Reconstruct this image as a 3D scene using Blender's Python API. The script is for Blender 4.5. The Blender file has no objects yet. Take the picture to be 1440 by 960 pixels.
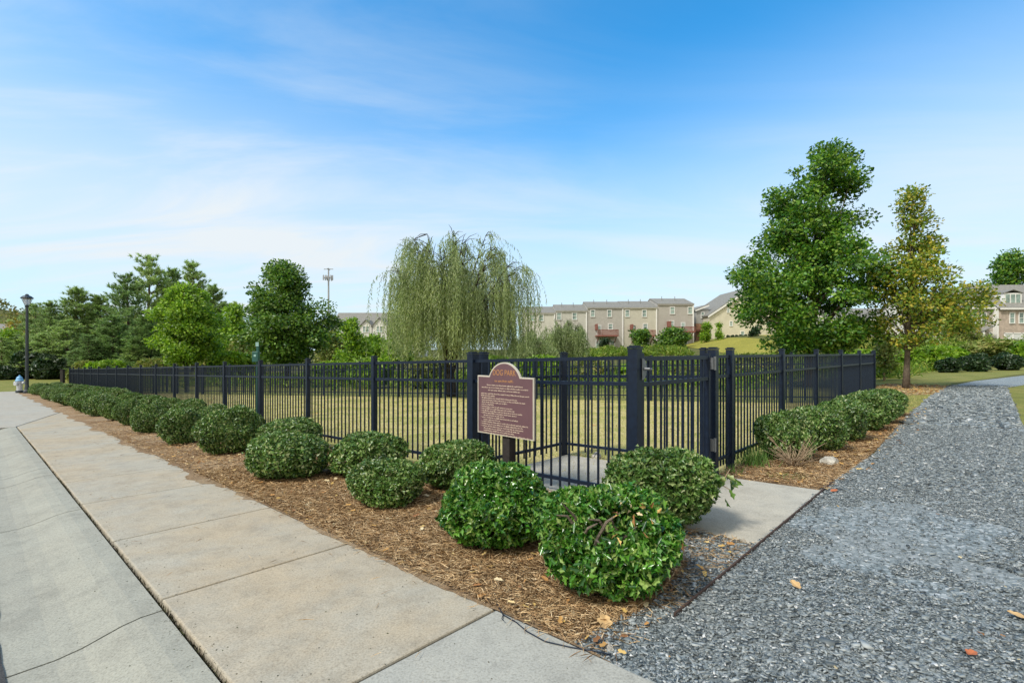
import bpy, math, random
import numpy as np
from mathutils import Vector, Matrix

R = math.radians
SC = bpy.context.scene
COL = SC.collection
rng = np.random.default_rng(7)
random.seed(7)

# ------------------------------------------------------------------ site frame
# u runs along the sidewalk and the long fence, v along the gravel path and the right fence;
# the origin of (s, t) is the latch post of the gate.
CZ = 1.42
G = np.array((1.077, 4.44))
U = np.array((-.7295, .684)); U /= np.linalg.norm(U)
V = np.array((-U[1] * -1, -U[0])); V /= np.linalg.norm(V)


def st(x, y):
    dx, dy = x - G[0], y - G[1]
    return dx * U[0] + dy * U[1], dx * V[0] + dy * V[1]


def xy(s, t):
    return G[0] + s * U[0] + t * V[0], G[1] + s * U[1] + t * V[1]


def sstep(a, b, x):
    q = np.clip((x - a) / (b - a), 0, 1)
    return q * q * (3 - 2 * q)


def H(x, y):
    s, t = st(np.asarray(x, float), np.asarray(y, float))
    z = -.0307 * np.clip(s, -40, 48) - .006 * np.clip(t, -30, 50)
    rise = np.interp(x, (-70, -20, 15, 30, 38, 50, 70, 100), (0, 1.2, 2.9, 3.0, 4.7, 4.8, 2.2, 2.4))
    return z + rise * sstep(42, 86, np.asarray(y, float))


def Hst(s, t):
    return -.0307 * s - .006 * t


def W(s, t, dz=0.0):
    x, y = xy(s, t)
    return Vector((x, y, float(H(x, y)) + dz))


def at(px, py, depth):
    """world point seen at photo pixel (px, py) at a given distance along the view"""
    return Vector(((px - 720) / 713 * depth, depth, CZ - (py - 490) * depth / 713))


def ax(px, depth):
    return (px - 720) / 713 * depth


def az(py, depth):
    return CZ - (py - 490) * depth / 713


# ------------------------------------------------------------------ materials
def nmat(name):
    m = bpy.data.materials.new(name)
    m.use_nodes = True
    nt = m.node_tree
    b = nt.nodes['Principled BSDF']
    return m, nt, b


def L(nt, a, b):
    nt.links.new(a, b)


def node(nt, typ, **kw):
    n = nt.nodes.new(typ)
    for k, v in kw.items():
        if k.startswith('i_'):
            n.inputs[k[2:].replace('_', ' ')].default_value = v
        else:
            setattr(n, k, v)
    return n


def c4(c):
    return (c[0], c[1], c[2], 1)


def ramp(nt, stops, interp='LINEAR'):
    r = nt.nodes.new('ShaderNodeValToRGB')
    cr = r.color_ramp
    cr.interpolation = interp
    while len(cr.elements) < len(stops):
        cr.elements.new(.5)
    for e, (p, c) in zip(cr.elements, stops):
        e.position = p
        e.color = c4(c)
    return r


def mix(nt, fac, a, b, blend='MIX'):
    n = nt.nodes.new('ShaderNodeMix')
    n.data_type = 'RGBA'
    n.blend_type = blend
    for sock, val in ((n.inputs[0], fac), (n.inputs[6], a), (n.inputs[7], b)):
        if hasattr(val, 'links') or isinstance(val, bpy.types.NodeSocket):
            nt.links.new(val, sock)
        elif isinstance(val, (int, float)):
            sock.default_value = val
        else:
            sock.default_value = c4(val)
    return n.outputs[2]


def noise(nt, scale, detail=4, rough=.55, dist=0, vec=None):
    n = nt.nodes.new('ShaderNodeTexNoise')
    n.inputs['Scale'].default_value = scale
    n.inputs['Detail'].default_value = detail
    n.inputs['Roughness'].default_value = rough
    n.inputs['Distortion'].default_value = dist
    if vec is not None:
        nt.links.new(vec, n.inputs['Vector'])
    return n.outputs['Fac']


def objco(nt):
    return nt.nodes.new('ShaderNodeTexCoord').outputs['Object']


def bump(nt, b, h, strength, dist=.02):
    n = nt.nodes.new('ShaderNodeBump')
    n.inputs['Strength'].default_value = strength
    n.inputs['Distance'].default_value = dist
    nt.links.new(h, n.inputs['Height'])
    nt.links.new(n.outputs['Normal'], b.inputs['Normal'])


def m_plain(name, c, rough=.5, metal=0, var=.12, scale=8, spec=.5, bmp=0):
    m, nt, b = nmat(name)
    co = objco(nt)
    f = noise(nt, scale, 5, vec=co)
    r = ramp(nt, ((.3, [max(0, x * (1 - var)) for x in c]), (.7, [min(1, x * (1 + var)) for x in c])))
    L(nt, f, r.inputs[0])
    L(nt, r.outputs[0], b.inputs['Base Color'])
    b.inputs['Roughness'].default_value = rough
    b.inputs['Metallic'].default_value = metal
    b.inputs['Specular IOR Level'].default_value = spec
    if bmp:
        bump(nt, b, noise(nt, scale * 6, 3, vec=co), bmp)
    return m


def m_leaf(name, cols, rough=.4, trans=.3, spec=.45, objvar=.0):
    """cols: colours picked at random per leaf"""
    m, nt, b = nmat(name)
    geo = nt.nodes.new('ShaderNodeNewGeometry')
    stops = [(i / max(1, len(cols) - 1), c) for i, c in enumerate(cols)]
    r = ramp(nt, stops)
    L(nt, geo.outputs['Random Per Island'], r.inputs[0])
    colr = r.outputs[0]
    # broad patches of lighter and darker growth
    f = noise(nt, 1.1, 2, vec=objco(nt))
    pr = ramp(nt, ((.35, (.72, .74, .7)), (.65, (1.25, 1.22, 1.15))))
    L(nt, f, pr.inputs[0])
    colr = mix(nt, 1.0, colr, pr.outputs[0], 'MULTIPLY')
    if objvar:
        oi = nt.nodes.new('ShaderNodeObjectInfo')
        vr = ramp(nt, ((0, (1 - objvar, 1 - objvar * .8, 1 - objvar)), (1, (1 + objvar, 1 + objvar * .7, 1 + objvar * .4))))
        L(nt, oi.outputs['Random'], vr.inputs[0])
        colr = mix(nt, 1.0, colr, vr.outputs[0], 'MULTIPLY')
    L(nt, colr, b.inputs['Base Color'])
    b.inputs['Roughness'].default_value = rough
    b.inputs['Specular IOR Level'].default_value = spec
    if trans:
        tr = nt.nodes.new('ShaderNodeBsdfTranslucent')
        L(nt, mix(nt, 1.0, colr, (1.25, 1.35, .7), 'MULTIPLY'), tr.inputs['Color'])
        mx = nt.nodes.new('ShaderNodeMixShader')
        mx.inputs[0].default_value = trans
        L(nt, b.outputs[0], mx.inputs[1])
        L(nt, tr.outputs[0], mx.inputs[2])
        L(nt, mx.outputs[0], nt.nodes['Material Output'].inputs['Surface'])
    return m


def m_island(name, stops, rough=.8, spec=.3):
    m, nt, b = nmat(name)
    geo = nt.nodes.new('ShaderNodeNewGeometry')
    r = ramp(nt, stops)
    L(nt, geo.outputs['Random Per Island'], r.inputs[0])
    L(nt, r.outputs[0], b.inputs['Base Color'])
    b.inputs['Roughness'].default_value = rough
    b.inputs['Specular IOR Level'].default_value = spec
    return m


def m_concrete(name, base, tan, amount, dark):
    m, nt, b = nmat(name)
    co = objco(nt)
    big = noise(nt, .8, 6, .68, .2, co)
    r1 = ramp(nt, ((.40, (0, 0, 0)), (.60, (1, 1, 1))))
    L(nt, big, r1.inputs[0])
    col = mix(nt, r1.outputs[0], base, [base[i] * (1 - amount) + tan[i] * amount for i in range(3)])
    mid = noise(nt, 4.5, 8, .75, .2, co)
    r2 = ramp(nt, ((.32, (.80, .80, .80)), (.5, (.98, .98, .98)), (.72, (1.10, 1.09, 1.07))))
    L(nt, mid, r2.inputs[0])
    col = mix(nt, 1.0, col, r2.outputs[0], 'MULTIPLY')
    fine = noise(nt, 95, 3, .7, 0, co)
    r3 = ramp(nt, ((.28, (.66, .65, .64)), (.5, (1, 1, 1)), (.75, (1.2, 1.2, 1.2))))
    L(nt, fine, r3.inputs[0])
    col = mix(nt, 1.0, col, r3.outputs[0], 'MULTIPLY')
    # dark weather stains with their own ragged shape
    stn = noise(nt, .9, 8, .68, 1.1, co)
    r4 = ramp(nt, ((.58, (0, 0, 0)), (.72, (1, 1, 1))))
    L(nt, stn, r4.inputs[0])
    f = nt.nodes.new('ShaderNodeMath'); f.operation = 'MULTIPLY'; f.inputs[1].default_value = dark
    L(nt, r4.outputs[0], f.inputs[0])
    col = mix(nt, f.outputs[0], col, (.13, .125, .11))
    # pitted specks
    vor = nt.nodes.new('ShaderNodeTexVoronoi'); vor.inputs['Scale'].default_value = 34
    L(nt, co, vor.inputs['Vector'])
    r5 = ramp(nt, ((.035, (.5, .48, .45)), (.075, (1, 1, 1))))
    L(nt, vor.outputs['Distance'], r5.inputs[0])
    col = mix(nt, .8, col, mix(nt, 1.0, col, r5.outputs[0], 'MULTIPLY'))
    L(nt, col, b.inputs['Base Color'])
    b.inputs['Roughness'].default_value = .88
    b.inputs['Specular IOR Level'].default_value = .25
    bump(nt, b, fine, .35, .006)
    return m


def m_ground(name, cols, scale=.6, fine=38, bmp=.6):
    m, nt, b = nmat(name)
    co = objco(nt)
    a = noise(nt, scale, 6, .65, .5, co)
    r = ramp(nt, [(p, c) for p, c in zip(np.linspace(.32, .68, len(cols)), cols)])
    L(nt, a, r.inputs[0])
    f = noise(nt, fine, 5, .75, 0, co)
    r2 = ramp(nt, ((.3, (.5, .5, .5)), (.5, (1, 1, 1)), (.75, (1.5, 1.45, 1.35))))
    L(nt, f, r2.inputs[0])
    L(nt, mix(nt, 1.0, r.outputs[0], r2.outputs[0], 'MULTIPLY'), b.inputs['Base Color'])
    b.inputs['Roughness'].default_value = .95
    b.inputs['Specular IOR Level'].default_value = .15
    bump(nt, b, f, bmp, .03)
    return m


def m_gravel(name):
    m, nt, b = nmat(name)
    co = objco(nt)
    vor = nt.nodes.new('ShaderNodeTexVoronoi'); vor.inputs['Scale'].default_value = 46
    vor.inputs['Randomness'].default_value = 1
    L(nt, co, vor.inputs['Vector'])
    sep = nt.nodes.new('ShaderNodeSeparateColor')
    L(nt, vor.outputs['Color'], sep.inputs[0])
    r = ramp(nt, ((0, (.09, .11, .115)), (.5, (.19, .225, .23)), (.85, (.31, .345, .35)), (1, (.5, .52, .52))))
    L(nt, sep.outputs[0], r.inputs[0])
    g = noise(nt, 1.3, 5, .6, .3, co)
    r2 = ramp(nt, ((.42, (0, 0, 0)), (.62, (1, 1, 1))))
    L(nt, g, r2.inputs[0])
    f = nt.nodes.new('ShaderNodeMath'); f.operation = 'MULTIPLY'; f.inputs[1].default_value = .55
    L(nt, r2.outputs[0], f.inputs[0])
    dust = noise(nt, 120, 4, .7, 0, co)
    rd = ramp(nt, ((.3, (.15, .165, .16)), (.7, (.29, .305, .295))))
    L(nt, dust, rd.inputs[0])
    L(nt, mix(nt, f.outputs[0], r.outputs[0], rd.outputs[0]), b.inputs['Base Color'])
    b.inputs['Roughness'].default_value = .75
    bump(nt, b, vor.outputs['Distance'], .5, .012)
    return m


def m_brick(name, c1, c2, mortar, scale):
    m, nt, b = nmat(name)
    co = objco(nt)
    mp = nt.nodes.new('ShaderNodeMapping')
    mp.inputs['Rotation'].default_value = (R(90), 0, 0)
    L(nt, co, mp.inputs['Vector'])
    br = nt.nodes.new('ShaderNodeTexBrick')
    br.inputs['Color1'].default_value = c4(c1)
    br.inputs['Color2'].default_value = c4(c2)
    br.inputs['Mortar'].default_value = c4(mortar)
    br.inputs['Scale'].default_value = scale
    br.inputs['Mortar Size'].default_value = .02
    L(nt, mp.outputs[0], br.inputs['Vector'])
    n = noise(nt, 1.6, 6, .7, 0, co)
    r = ramp(nt, ((.3, (.7, .7, .7)), (.7, (1.3, 1.27, 1.22))))
    L(nt, n, r.inputs[0])
    L(nt, mix(nt, 1.0, br.outputs['Color'], r.outputs[0], 'MULTIPLY'), b.inputs['Base Color'])
    b.inputs['Roughness'].default_value = .9
    return m


def m_siding(name, c):
    m, nt, b = nmat(name)
    co = objco(nt)
    sep = nt.nodes.new('ShaderNodeSeparateXYZ'); L(nt, co, sep.inputs[0])
    mu = nt.nodes.new('ShaderNodeMath'); mu.operation = 'MULTIPLY'; mu.inputs[1].default_value = 5.0
    L(nt, sep.outputs[2], mu.inputs[0])
    fr = nt.nodes.new('ShaderNodeMath'); fr.operation = 'FRACT'; L(nt, mu.outputs[0], fr.inputs[0])
    n = noise(nt, .8, 5, .6, 0, co)
    r = ramp(nt, ((.3, [x * .9 for x in c]), (.7, [x * 1.07 for x in c])))
    L(nt, n, r.inputs[0])
    L(nt, r.outputs[0], b.inputs['Base Color'])
    b.inputs['Roughness'].default_value = .7
    bump(nt, b, fr.outputs[0], .6, .03)
    return m


M = {}
M['steel'] = m_plain('black_powder_coat', (.0068, .0140, .0305), .42, 0, .25, 20, .30)
M['zinc'] = m_plain('weathered_zinc', (.18, .19, .20), .5, .5, .2, 30)
M['sidewalk'] = m_concrete('tan_concrete', (0.374, 0.344, 0.276), (0.399, 0.327, 0.225), .85, .22)
M['newslab'] = m_concrete('grey_concrete', (0.357, 0.353, 0.310), (0.340, 0.327, 0.281), .5, .12)
M['gutter'] = m_concrete('gutter_concrete', (0.319, 0.315, 0.264), (0.297, 0.285, 0.234), .6, .25)
M['pad'] = m_concrete('pad_concrete', (0.421, 0.402, 0.341), (0.411, 0.374, 0.299), .6, .3)
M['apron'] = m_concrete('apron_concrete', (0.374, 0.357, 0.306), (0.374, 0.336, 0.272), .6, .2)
M['asphalt'] = m_ground('asphalt', ((.045, .047, .05), (.075, .075, .075)), 2, 90, .5)
M['ground'] = m_ground('meadow_ground', ((.07, .085, .025), (.12, .115, .035), (.10, .13, .04)), .25)
M['lawn'] = m_ground('dormant_lawn', ((.22, .24, .07), (.36, .335, .115), (.50, .42, .19), (.30, .30, .09), (.42, .36, .15)), .45, 30)
M['verge'] = m_ground('green_verge', ((.14, .15, .04), (.19, .20, .05), (.25, .215, .075)), .9, 34)
M['yellowlawn'] = m_ground('sunny_lawn', ((.22, .21, .035), (.30, .27, .05)), .2, 6)
M['straw'] = m_ground('pine_straw_litter', ((.235, .15, .085), (.33, .225, .13), (.40, .30, .19)), 1.6, 60, .9)
M['soil'] = m_ground('joint_soil', ((.018, .016, .012), (.05, .04, .028)), 9, 80)
M['gravel'] = m_gravel('slate_gravel')
M['chip'] = m_island('slate_chip', ((0, (.035, .043, .046)), (.3, (.125, .145, .148)), (.7, (.235, .262, .263)), (.95, (.33, .355, .35)), (1, (.60, .60, .58))), .55, .4)
M['needle'] = m_island('pine_needle', ((0, (.20, .115, .055)), (.35, (.45, .285, .14)), (.75, (.66, .46, .24)), (1, (.78, .62, .39))), .75)
M['litter'] = m_island('dry_leaf', ((0, (.20, .09, .04)), (.4, (.42, .22, .07)), (.75, (.55, .38, .12)), (1, (.55, .47, .30))), .8)
M['orange'] = m_plain('orange_dry_leaf', (.42, .13, .05), .8, 0, .3, 30)
M['tanleaf'] = m_plain('tan_dry_leaf', (.50, .33, .15), .8, 0, .3, 30)
M['grass'] = m_island('grass_blade', ((0, (.22, .23, .06)), (.45, (.40, .37, .12)), (.8, (.55, .47, .20)), (1, (.27, .36, .07))), .8)
M['green_grass'] = m_island('green_grass_blade', ((0, (.05, .12, .02)), (1, (.14, .26, .05))), .6)
M['rust'] = m_plain('rusted_edging', (.060, .036, .026), .85, .1, .4, 40)
M['wood_dark'] = m_plain('dark_timber', (.028, .024, .022), .8, 0, .35, 12, .3, .3)
M['twig'] = m_plain('bare_twig', (.30, .22, .14), .85, 0, .3, 20)
M['bark'] = m_plain('grey_bark', (.125, .10, .075), .92, 0, .4, 9, .2, .8)
M['barkdark'] = m_plain('dark_bark', (.05, .04, .032), .95, 0, .4, 9, .2, .8)
M['barkpine'] = m_plain('pine_bark', (.11, .075, .055), .95, 0, .4, 7, .2, .8)
M['sign_face'] = m_plain('faded_maroon_enamel', (.125, .064, .074), .45, 0, .10, 4)
M['sign_edge'] = m_plain('cream_sign_edge', (.52, .48, .40), .5, 0, .08, 10)
M['gold'] = m_plain('gold_lettering', (.44, .215, .08), .5, 0, .1, 40)
M['cream'] = m_plain('cream_lettering', (.72, .58, .44), .5, 0, .15, 60)
M['rock'] = m_plain('pale_rock', (.42, .40, .35), .9, 0, .5, 14, .2, .8)
M['blue'] = m_plain('light_blue_paint', (.17, .40, .66), .45, 0, .12, 10)
M['silver'] = m_plain('silver_paint', (.50, .52, .55), .4, .15, .12, 12)
M['green_box'] = m_plain('dark_green_enamel', (.02, .09, .075), .4, 0, .15, 12)
M['teal_white'] = m_plain('teal_white_print', (.30, .48, .45), .5, 0, .3, 9)
M['lampblack'] = m_plain('lamp_black', (.018, .026, .034), .4, 0, .2, 12, .6)
M['white'] = m_plain('white_trim', (.74, .73, .70), .55, 0, .05, 3)
M['roof'] = m_plain('grey_shingle', (.215, .21, .19), .92, 0, .22, 4, .2, .4)
M['deck'] = m_plain('red_brown_deck', (.21, .075, .055), .7, 0, .2, 4)
M['door'] = m_plain('painted_door', (.58, .60, .58), .5, 0, .05, 3)
M['doordark'] = m_plain('dark_glazed_door', (.05, .045, .04), .3, 0, .2, 3)
M['bin'] = m_plain('green_plastic', (.03, .28, .19), .5, 0, .1, 4)
M['galv'] = m_plain('galvanised_steel', (.36, .37, .38), .5, .3, .1, 3)
m, nt, b = nmat('window_glass')
co = objco(nt)
r = ramp(nt, ((.3, (.09, .13, .12)), (.5, (.24, .33, .29)), (.7, (.38, .49, .44))))
L(nt, noise(nt, .9, 3, vec=co), r.inputs[0]); L(nt, r.outputs[0], b.inputs['Base Color'])
b.inputs['Roughness'].default_value = .08
M['glass'] = m
m, nt, b = nmat('lantern_glass')
b.inputs['Base Color'].default_value = (.85, .87, .88, 1); b.inputs['Roughness'].default_value = .2
b.inputs['Transmission Weight'].default_value = .6
M['lantern'] = m
for nm, c in (('sid_cream', (.56, .545, .47)), ('sid_greige', (.50, .49, .43)), ('sid_taupe', (.42, .405, .36)),
              ('sid_beige', (.52, .50, .41)), ('sid_mauve', (.415, .39, .35)), ('sid_yellow', (.62, .58, .45)),
              ('sid_grey', (.36, .36, .34)), ('sid_white', (.66, .65, .61))):
    M[nm] = m_siding(nm, c)
M['brick_grey'] = m_brick('grey_tan_brick', (.33, .30, .265), (.40, .36, .31), (.45, .42, .38), 1.6)
M['brick_pink'] = m_brick('pink_tan_brick', (.38, .31, .255), (.44, .36, .30), (.48, .43, .38), 1.6)
M['brick_red'] = m_brick('orange_brick', (.34, .16, .09), (.40, .20, .11), (.45, .36, .30), 1.6)

M['holly'] = m_leaf('holly_leaf', ((.025, .07, .016), (.06, .14, .028), (.11, .215, .045), (.18, .29, .07), (.33, .37, .17)), .34, .18, .5)
M['hollybright'] = m_leaf('bright_holly_leaf', ((.012, .06, .009), (.03, .125, .015), (.07, .22, .024), (.14, .31, .04), (.28, .38, .11)), .24, .2, .6)
M['maple'] = m_leaf('maple_leaf', ((.020, .08, .009), (.042, .14, .014), (.09, .225, .022), (.17, .32, .033), (.26, .36, .055)), .42, .35)
M['mapledark'] = m_leaf('dark_maple_leaf', ((.022, .075, .011), (.05, .13, .016), (.095, .20, .022), (.14, .25, .03), (.18, .27, .045)), .42, .3)
M['lime'] = m_leaf('lime_leaf', ((.07, .16, .014), (.15, .28, .022), (.24, .40, .03), (.34, .46, .05)), .45, .4)
M['fall'] = m_leaf('turning_leaf', ((.07, .13, .016), (.11, .20, .022), (.15, .25, .028), (.21, .29, .033), (.31, .34, .04), (.46, .40, .05), (.47, .37, .06)), .5, .35)
M['willow'] = m_leaf('willow_leaf', ((.14, .19, .085), (.25, .32, .14), (.37, .45, .22), (.43, .47, .28)), .5, .4)
M['pine'] = m_leaf('pine_needles', ((.13, .23, .10), (.25, .39, .15), (.37, .51, .23), (.46, .53, .31)), .55, .25, .3, .3)
M['weed'] = m_leaf('weed_leaf', ((.07, .14, .02), (.15, .26, .03), (.25, .34, .05), (.28, .28, .07)), .5, .35, .3)
M['scrub'] = m_leaf('scrub_leaf', ((.10, .15, .035), (.18, .24, .055), (.27, .30, .085), (.30, .27, .10)), .55, .3, .3)
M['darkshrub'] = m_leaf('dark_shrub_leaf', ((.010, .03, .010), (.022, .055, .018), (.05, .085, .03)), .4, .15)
M['yellow'] = m_leaf('yellow_leaf', ((.22, .16, .02), (.38, .27, .03), (.30, .26, .04)), .5, .35)
M['hillwood'] = m_leaf('hill_canopy', ((.09, .13, .03), (.15, .18, .045), (.21, .20, .06), (.22, .17, .06)), .7, .2, .2)


# ------------------------------------------------------------------ mesh helpers
def link(name, me, mat_, parent=None):
    o = bpy.data.objects.new(name, me)
    COL.objects.link(o)
    if mat_ is not None:
        for mm in (mat_ if isinstance(mat_, (list, tuple)) else (mat_,)):
            me.materials.append(mm)
    if parent is not None:
        o.parent = parent
    return o


def tag(o, label=None, cat=None, group=None, kind=None):
    if label: o['label'] = label
    if cat: o['category'] = cat
    if group: o['group'] = group
    if kind: o['kind'] = kind
    return o


def thing(name, label, cat, loc=(0, 0, 0), rotz=0, group=None):
    o = bpy.data.objects.new(name, None)
    o.empty_display_size = .1
    COL.objects.link(o)
    o.location = loc
    o.rotation_euler = (0, 0, rotz)
    return tag(o, label, cat, group)


def dup(root, loc, rotz, scale=(1, 1, 1), label=None, group=None):
    r_ = root.copy(); COL.objects.link(r_)
    r_.location = loc; r_.rotation_euler = (0, 0, rotz); r_.scale = scale
    if label: r_['label'] = label
    if group: r_['group'] = group
    for ch in list(root.children):
        c = ch.copy(); COL.objects.link(c); c.parent = r_
        for g_ in ch.children:
            d = g_.copy(); COL.objects.link(d); d.parent = c
    return r_


def np_mesh(name, verts, polys):
    """verts (N,3); polys: list of (F,k) index arrays"""
    me = bpy.data.meshes.new(name)
    verts = np.asarray(verts, np.float32)
    me.vertices.add(len(verts))
    me.vertices.foreach_set('co', verts.ravel())
    loops = np.concatenate([p.ravel() for p in polys]).astype(np.int32)
    tot = np.concatenate([np.full(len(p), p.shape[1], np.int32) for p in polys])
    starts = np.concatenate(([0], np.cumsum(tot)[:-1])).astype(np.int32)
    me.loops.add(len(loops))
    me.loops.foreach_set('vertex_index', loops)
    me.polygons.add(len(tot))
    me.polygons.foreach_set('loop_start', starts)
    me.update(calc_edges=True)
    return me


class MB:
    """collects boxes, bars, tubes and prisms in world (or local) coordinates"""
    def __init__(self, origin=(0, 0, 0)):
        self.v = []; self.f = []; self.o = Vector(origin)

    def add(self, vs, fs):
        n = len(self.v)
        self.v += [Vector(p) - self.o for p in vs]
        self.f += [[i + n for i in f] for f in fs]
        return self

    def hexa(self, c):
        return self.add(c, [(0, 3, 2, 1), (4, 5, 6, 7), (0, 1, 5, 4), (1, 2, 6, 5), (2, 3, 7, 6), (3, 0, 4, 7)])

    def box(self, c, sz):
        x, y, z = c; a, b_, d = (q / 2 for q in sz)
        return self.hexa([(x - a, y - b_, z - d), (x + a, y - b_, z - d), (x + a, y + b_, z - d), (x - a, y + b_, z - d),
                          (x - a, y - b_, z + d), (x + a, y - b_, z + d), (x + a, y + b_, z + d), (x - a, y + b_, z + d)])

    def bb(self, x0, x1, y0, y1, z0, z1):
        return self.box(((x0 + x1) / 2, (y0 + y1) / 2, (z0 + z1) / 2), (abs(x1 - x0), abs(y1 - y0), abs(z1 - z0)))

    def bar(self, p0, p1, w, h):
        p0, p1 = Vector(p0), Vector(p1)
        d = (p1 - p0); d.z = 0; d.normalize()
        n = Vector((-d.y, d.x, 0)) * (w / 2); k = Vector((0, 0, h / 2))
        return self.hexa([p0 - n - k, p1 - n - k, p1 + n - k, p0 + n - k, p0 - n + k, p1 - n + k, p1 + n + k, p0 + n + k])

    def post(self, p, w, h, dirv):
        d = Vector((dirv[0], dirv[1], 0)).normalized() * (w / 2); n = Vector((-d.y, d.x, 0)); p = Vector(p)
        k = Vector((0, 0, h))
        b_ = [p - d - n, p + d - n, p + d + n, p - d + n]
        return self.hexa(b_ + [q + k for q in b_])

    def tube(self, pts, rad, seg=8, cap=True):
        pts = [Vector(p) for p in pts]
        if not hasattr(rad, '__len__'): rad = [rad] * len(pts)
        vs = []; fs = []
        up = Vector((.31, .17, .93)).normalized()
        for i, p in enumerate(pts):
            d = (pts[min(i + 1, len(pts) - 1)] - pts[max(i - 1, 0)]).normalized()
            a = d.cross(up)
            if a.length < .05: a = d.cross(Vector((1, 0, 0)))
            a.normalize(); b_ = d.cross(a)
            for k in range(seg):
                q = 2 * math.pi * k / seg
                vs.append(p + (a * math.cos(q) + b_ * math.sin(q)) * rad[i])
        for i in range(len(pts) - 1):
            for k in range(seg):
                k2 = (k + 1) % seg
                fs.append((i * seg + k, i * seg + k2, (i + 1) * seg + k2, (i + 1) * seg + k))
        if cap:
            fs.append(tuple(range(seg))[::-1]); fs.append(tuple((len(pts) - 1) * seg + k for k in range(seg)))
        return self.add(vs, fs)

    def lathe(self, c, prof, seg=18):
        vs = []; fs = []
        for r_, z in prof:
            for k in range(seg):
                q = 2 * math.pi * k / seg
                vs.append((c[0] + r_ * math.cos(q), c[1] + r_ * math.sin(q), c[2] + z))
        for i in range(len(prof) - 1):
            for k in range(seg):
                k2 = (k + 1) % seg
                fs.append((i * seg + k, i * seg + k2, (i + 1) * seg + k2, (i + 1) * seg + k))
        fs.append(tuple(range(seg))[::-1]); fs.append(tuple((len(prof) - 1) * seg + k for k in range(seg)))
        return self.add(vs, fs)

    def prism(self, outline, ex):
        """outline: list of 3-D points of a planar polygon, ex: extrusion vector"""
        ex = Vector(ex); n = len(outline)
        vs = [Vector(p) for p in outline] + [Vector(p) + ex for p in outline]
        fs = [tuple(range(n))[::-1], tuple(range(n, 2 * n))]
        fs += [(i, (i + 1) % n, (i + 1) % n + n, i + n) for i in range(n)]
        return self.add(vs, fs)

    def build(self, name, mat_, parent=None, smooth=False, bevel=0):
        me = bpy.data.meshes.new(name)
        me.from_pydata([tuple(p) for p in self.v], [], self.f)
        import bmesh
        bm = bmesh.new(); bm.from_mesh(me)
        bmesh.ops.recalc_face_normals(bm, faces=bm.faces)
        bm.to_mesh(me); bm.free()
        if smooth:
            for p in me.polygons: p.use_smooth = True
        o = link(name, me, mat_, parent)
        if bevel:
            md = o.modifiers.new('bevel', 'BEVEL'); md.width = bevel; md.segments = 2; md.limit_method = 'ANGLE'
        return o


def sheet(name, mat_, pts_st, dz, label=None, cuts=0):
    """flat-lying sheet with outline in (s, t), draped on the ground"""
    vs = [W(s, t, dz) for s, t in pts_st]
    me = bpy.data.meshes.new(name)
    me.from_pydata([tuple(v) for v in vs], [], [tuple(range(len(vs)))])
    me.update()
    if me.polygons[0].normal.z < 0: me.flip_normals()
    o = link(name, me, mat_)
    return tag(o, label, kind='structure')


def in_poly(pts, s, t):
    ins = np.zeros(len(s), bool)
    n = len(pts)
    for i in range(n):
        x0, y0 = pts[i]; x1, y1 = pts[(i + 1) % n]
        c = ((y0 > t) != (y1 > t)) & (s < (x1 - x0) * (t - y0) / (y1 - y0 + 1e-12) + x0)
        ins ^= c
    return ins


# leaf templates: verts (along, across, up), polygons
T_SIMPLE = (np.array([(0, 0, 0), (.45, -.5, .10), (1, 0, -.05), (.45, .5, .10)], float), [np.array([[0, 1, 2]]), np.array([[0, 2, 3]])])
T_HOLLY = (np.array([(0, 0, 0), (.22, -.30, .08), (.36, -.20, .03), (.62, -.5, .12), (.74, -.2, .02), (1, 0, -.08), (.74, .2, .02), (.62, .5, .12), (.36, .20, .03), (.22, .30, .08)], float),
           [np.array([[0, 1, 2, 3, 4, 5]]), np.array([[0, 5, 6, 7, 8, 9]])])
T_MAPLE = (np.array([(0, 0, 0), (.25, -.5, .05), (.5, -.28, 0), (.72, -.42, .04), (1, 0, -.08), (.72, .42, .04), (.5, .28, 0), (.25, .5, .05)], float),
           [np.array([[0, 1, 2, 3, 4]]), np.array([[0, 4, 5, 6, 7]])])
T_BLADE = (np.array([(0, -.5, 0), (0, .5, 0), (1, 0, .0)], float), [np.array([[0, 1, 2]])])
T_QUAD = (np.array([(0, -.5, 0), (.5, -.5, .04), (1, -.15, -.02), (1, .15, -.02), (.5, .5, .04), (0, .5, 0)], float), [np.array([[0, 1, 2, 3, 4, 5]])])


def norm(a):
    return a / np.maximum(np.linalg.norm(a, axis=1, keepdims=True), 1e-9)


def leaves(P, A, N, Ln, Wd, T):
    """returns verts, polys of one leaf per row"""
    tv, tp = T
    A = norm(A)
    N = norm(N - A * (N * A).sum(1, keepdims=True))
    B = np.cross(N, A)
    n = len(P); k = len(tv)
    Ln = np.broadcast_to(Ln, (n,)); Wd = np.broadcast_to(Wd, (n,))
    v = (P[:, None, :] + tv[None, :, 0, None] * Ln[:, None, None] * A[:, None, :]
         + tv[None, :, 1, None] * Wd[:, None, None] * B[:, None, :]
         + tv[None, :, 2, None] * Ln[:, None, None] * N[:, None, :]).reshape(-1, 3)
    off = np.arange(n)[:, None] * k
    polys = [(p + off) for p in tp]
    return v, polys


def join_geo(parts):
    vs = []; ps = []; n = 0
    for v, p in parts:
        vs.append(v); ps += [q + n for q in p]; n += len(v)
    return np.concatenate(vs), ps


def rdir(n, g):
    return norm(g.normal(size=(n, 3)))


def lump(d, seed, amp):
    g = np.random.default_rng(seed)
    k = g.normal(size=(7, 3)) * 2.2; ph = g.uniform(0, 6.28, 7)
    return 1 + amp * np.sin(d @ k.T + ph).mean(1) * 1.9


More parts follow.
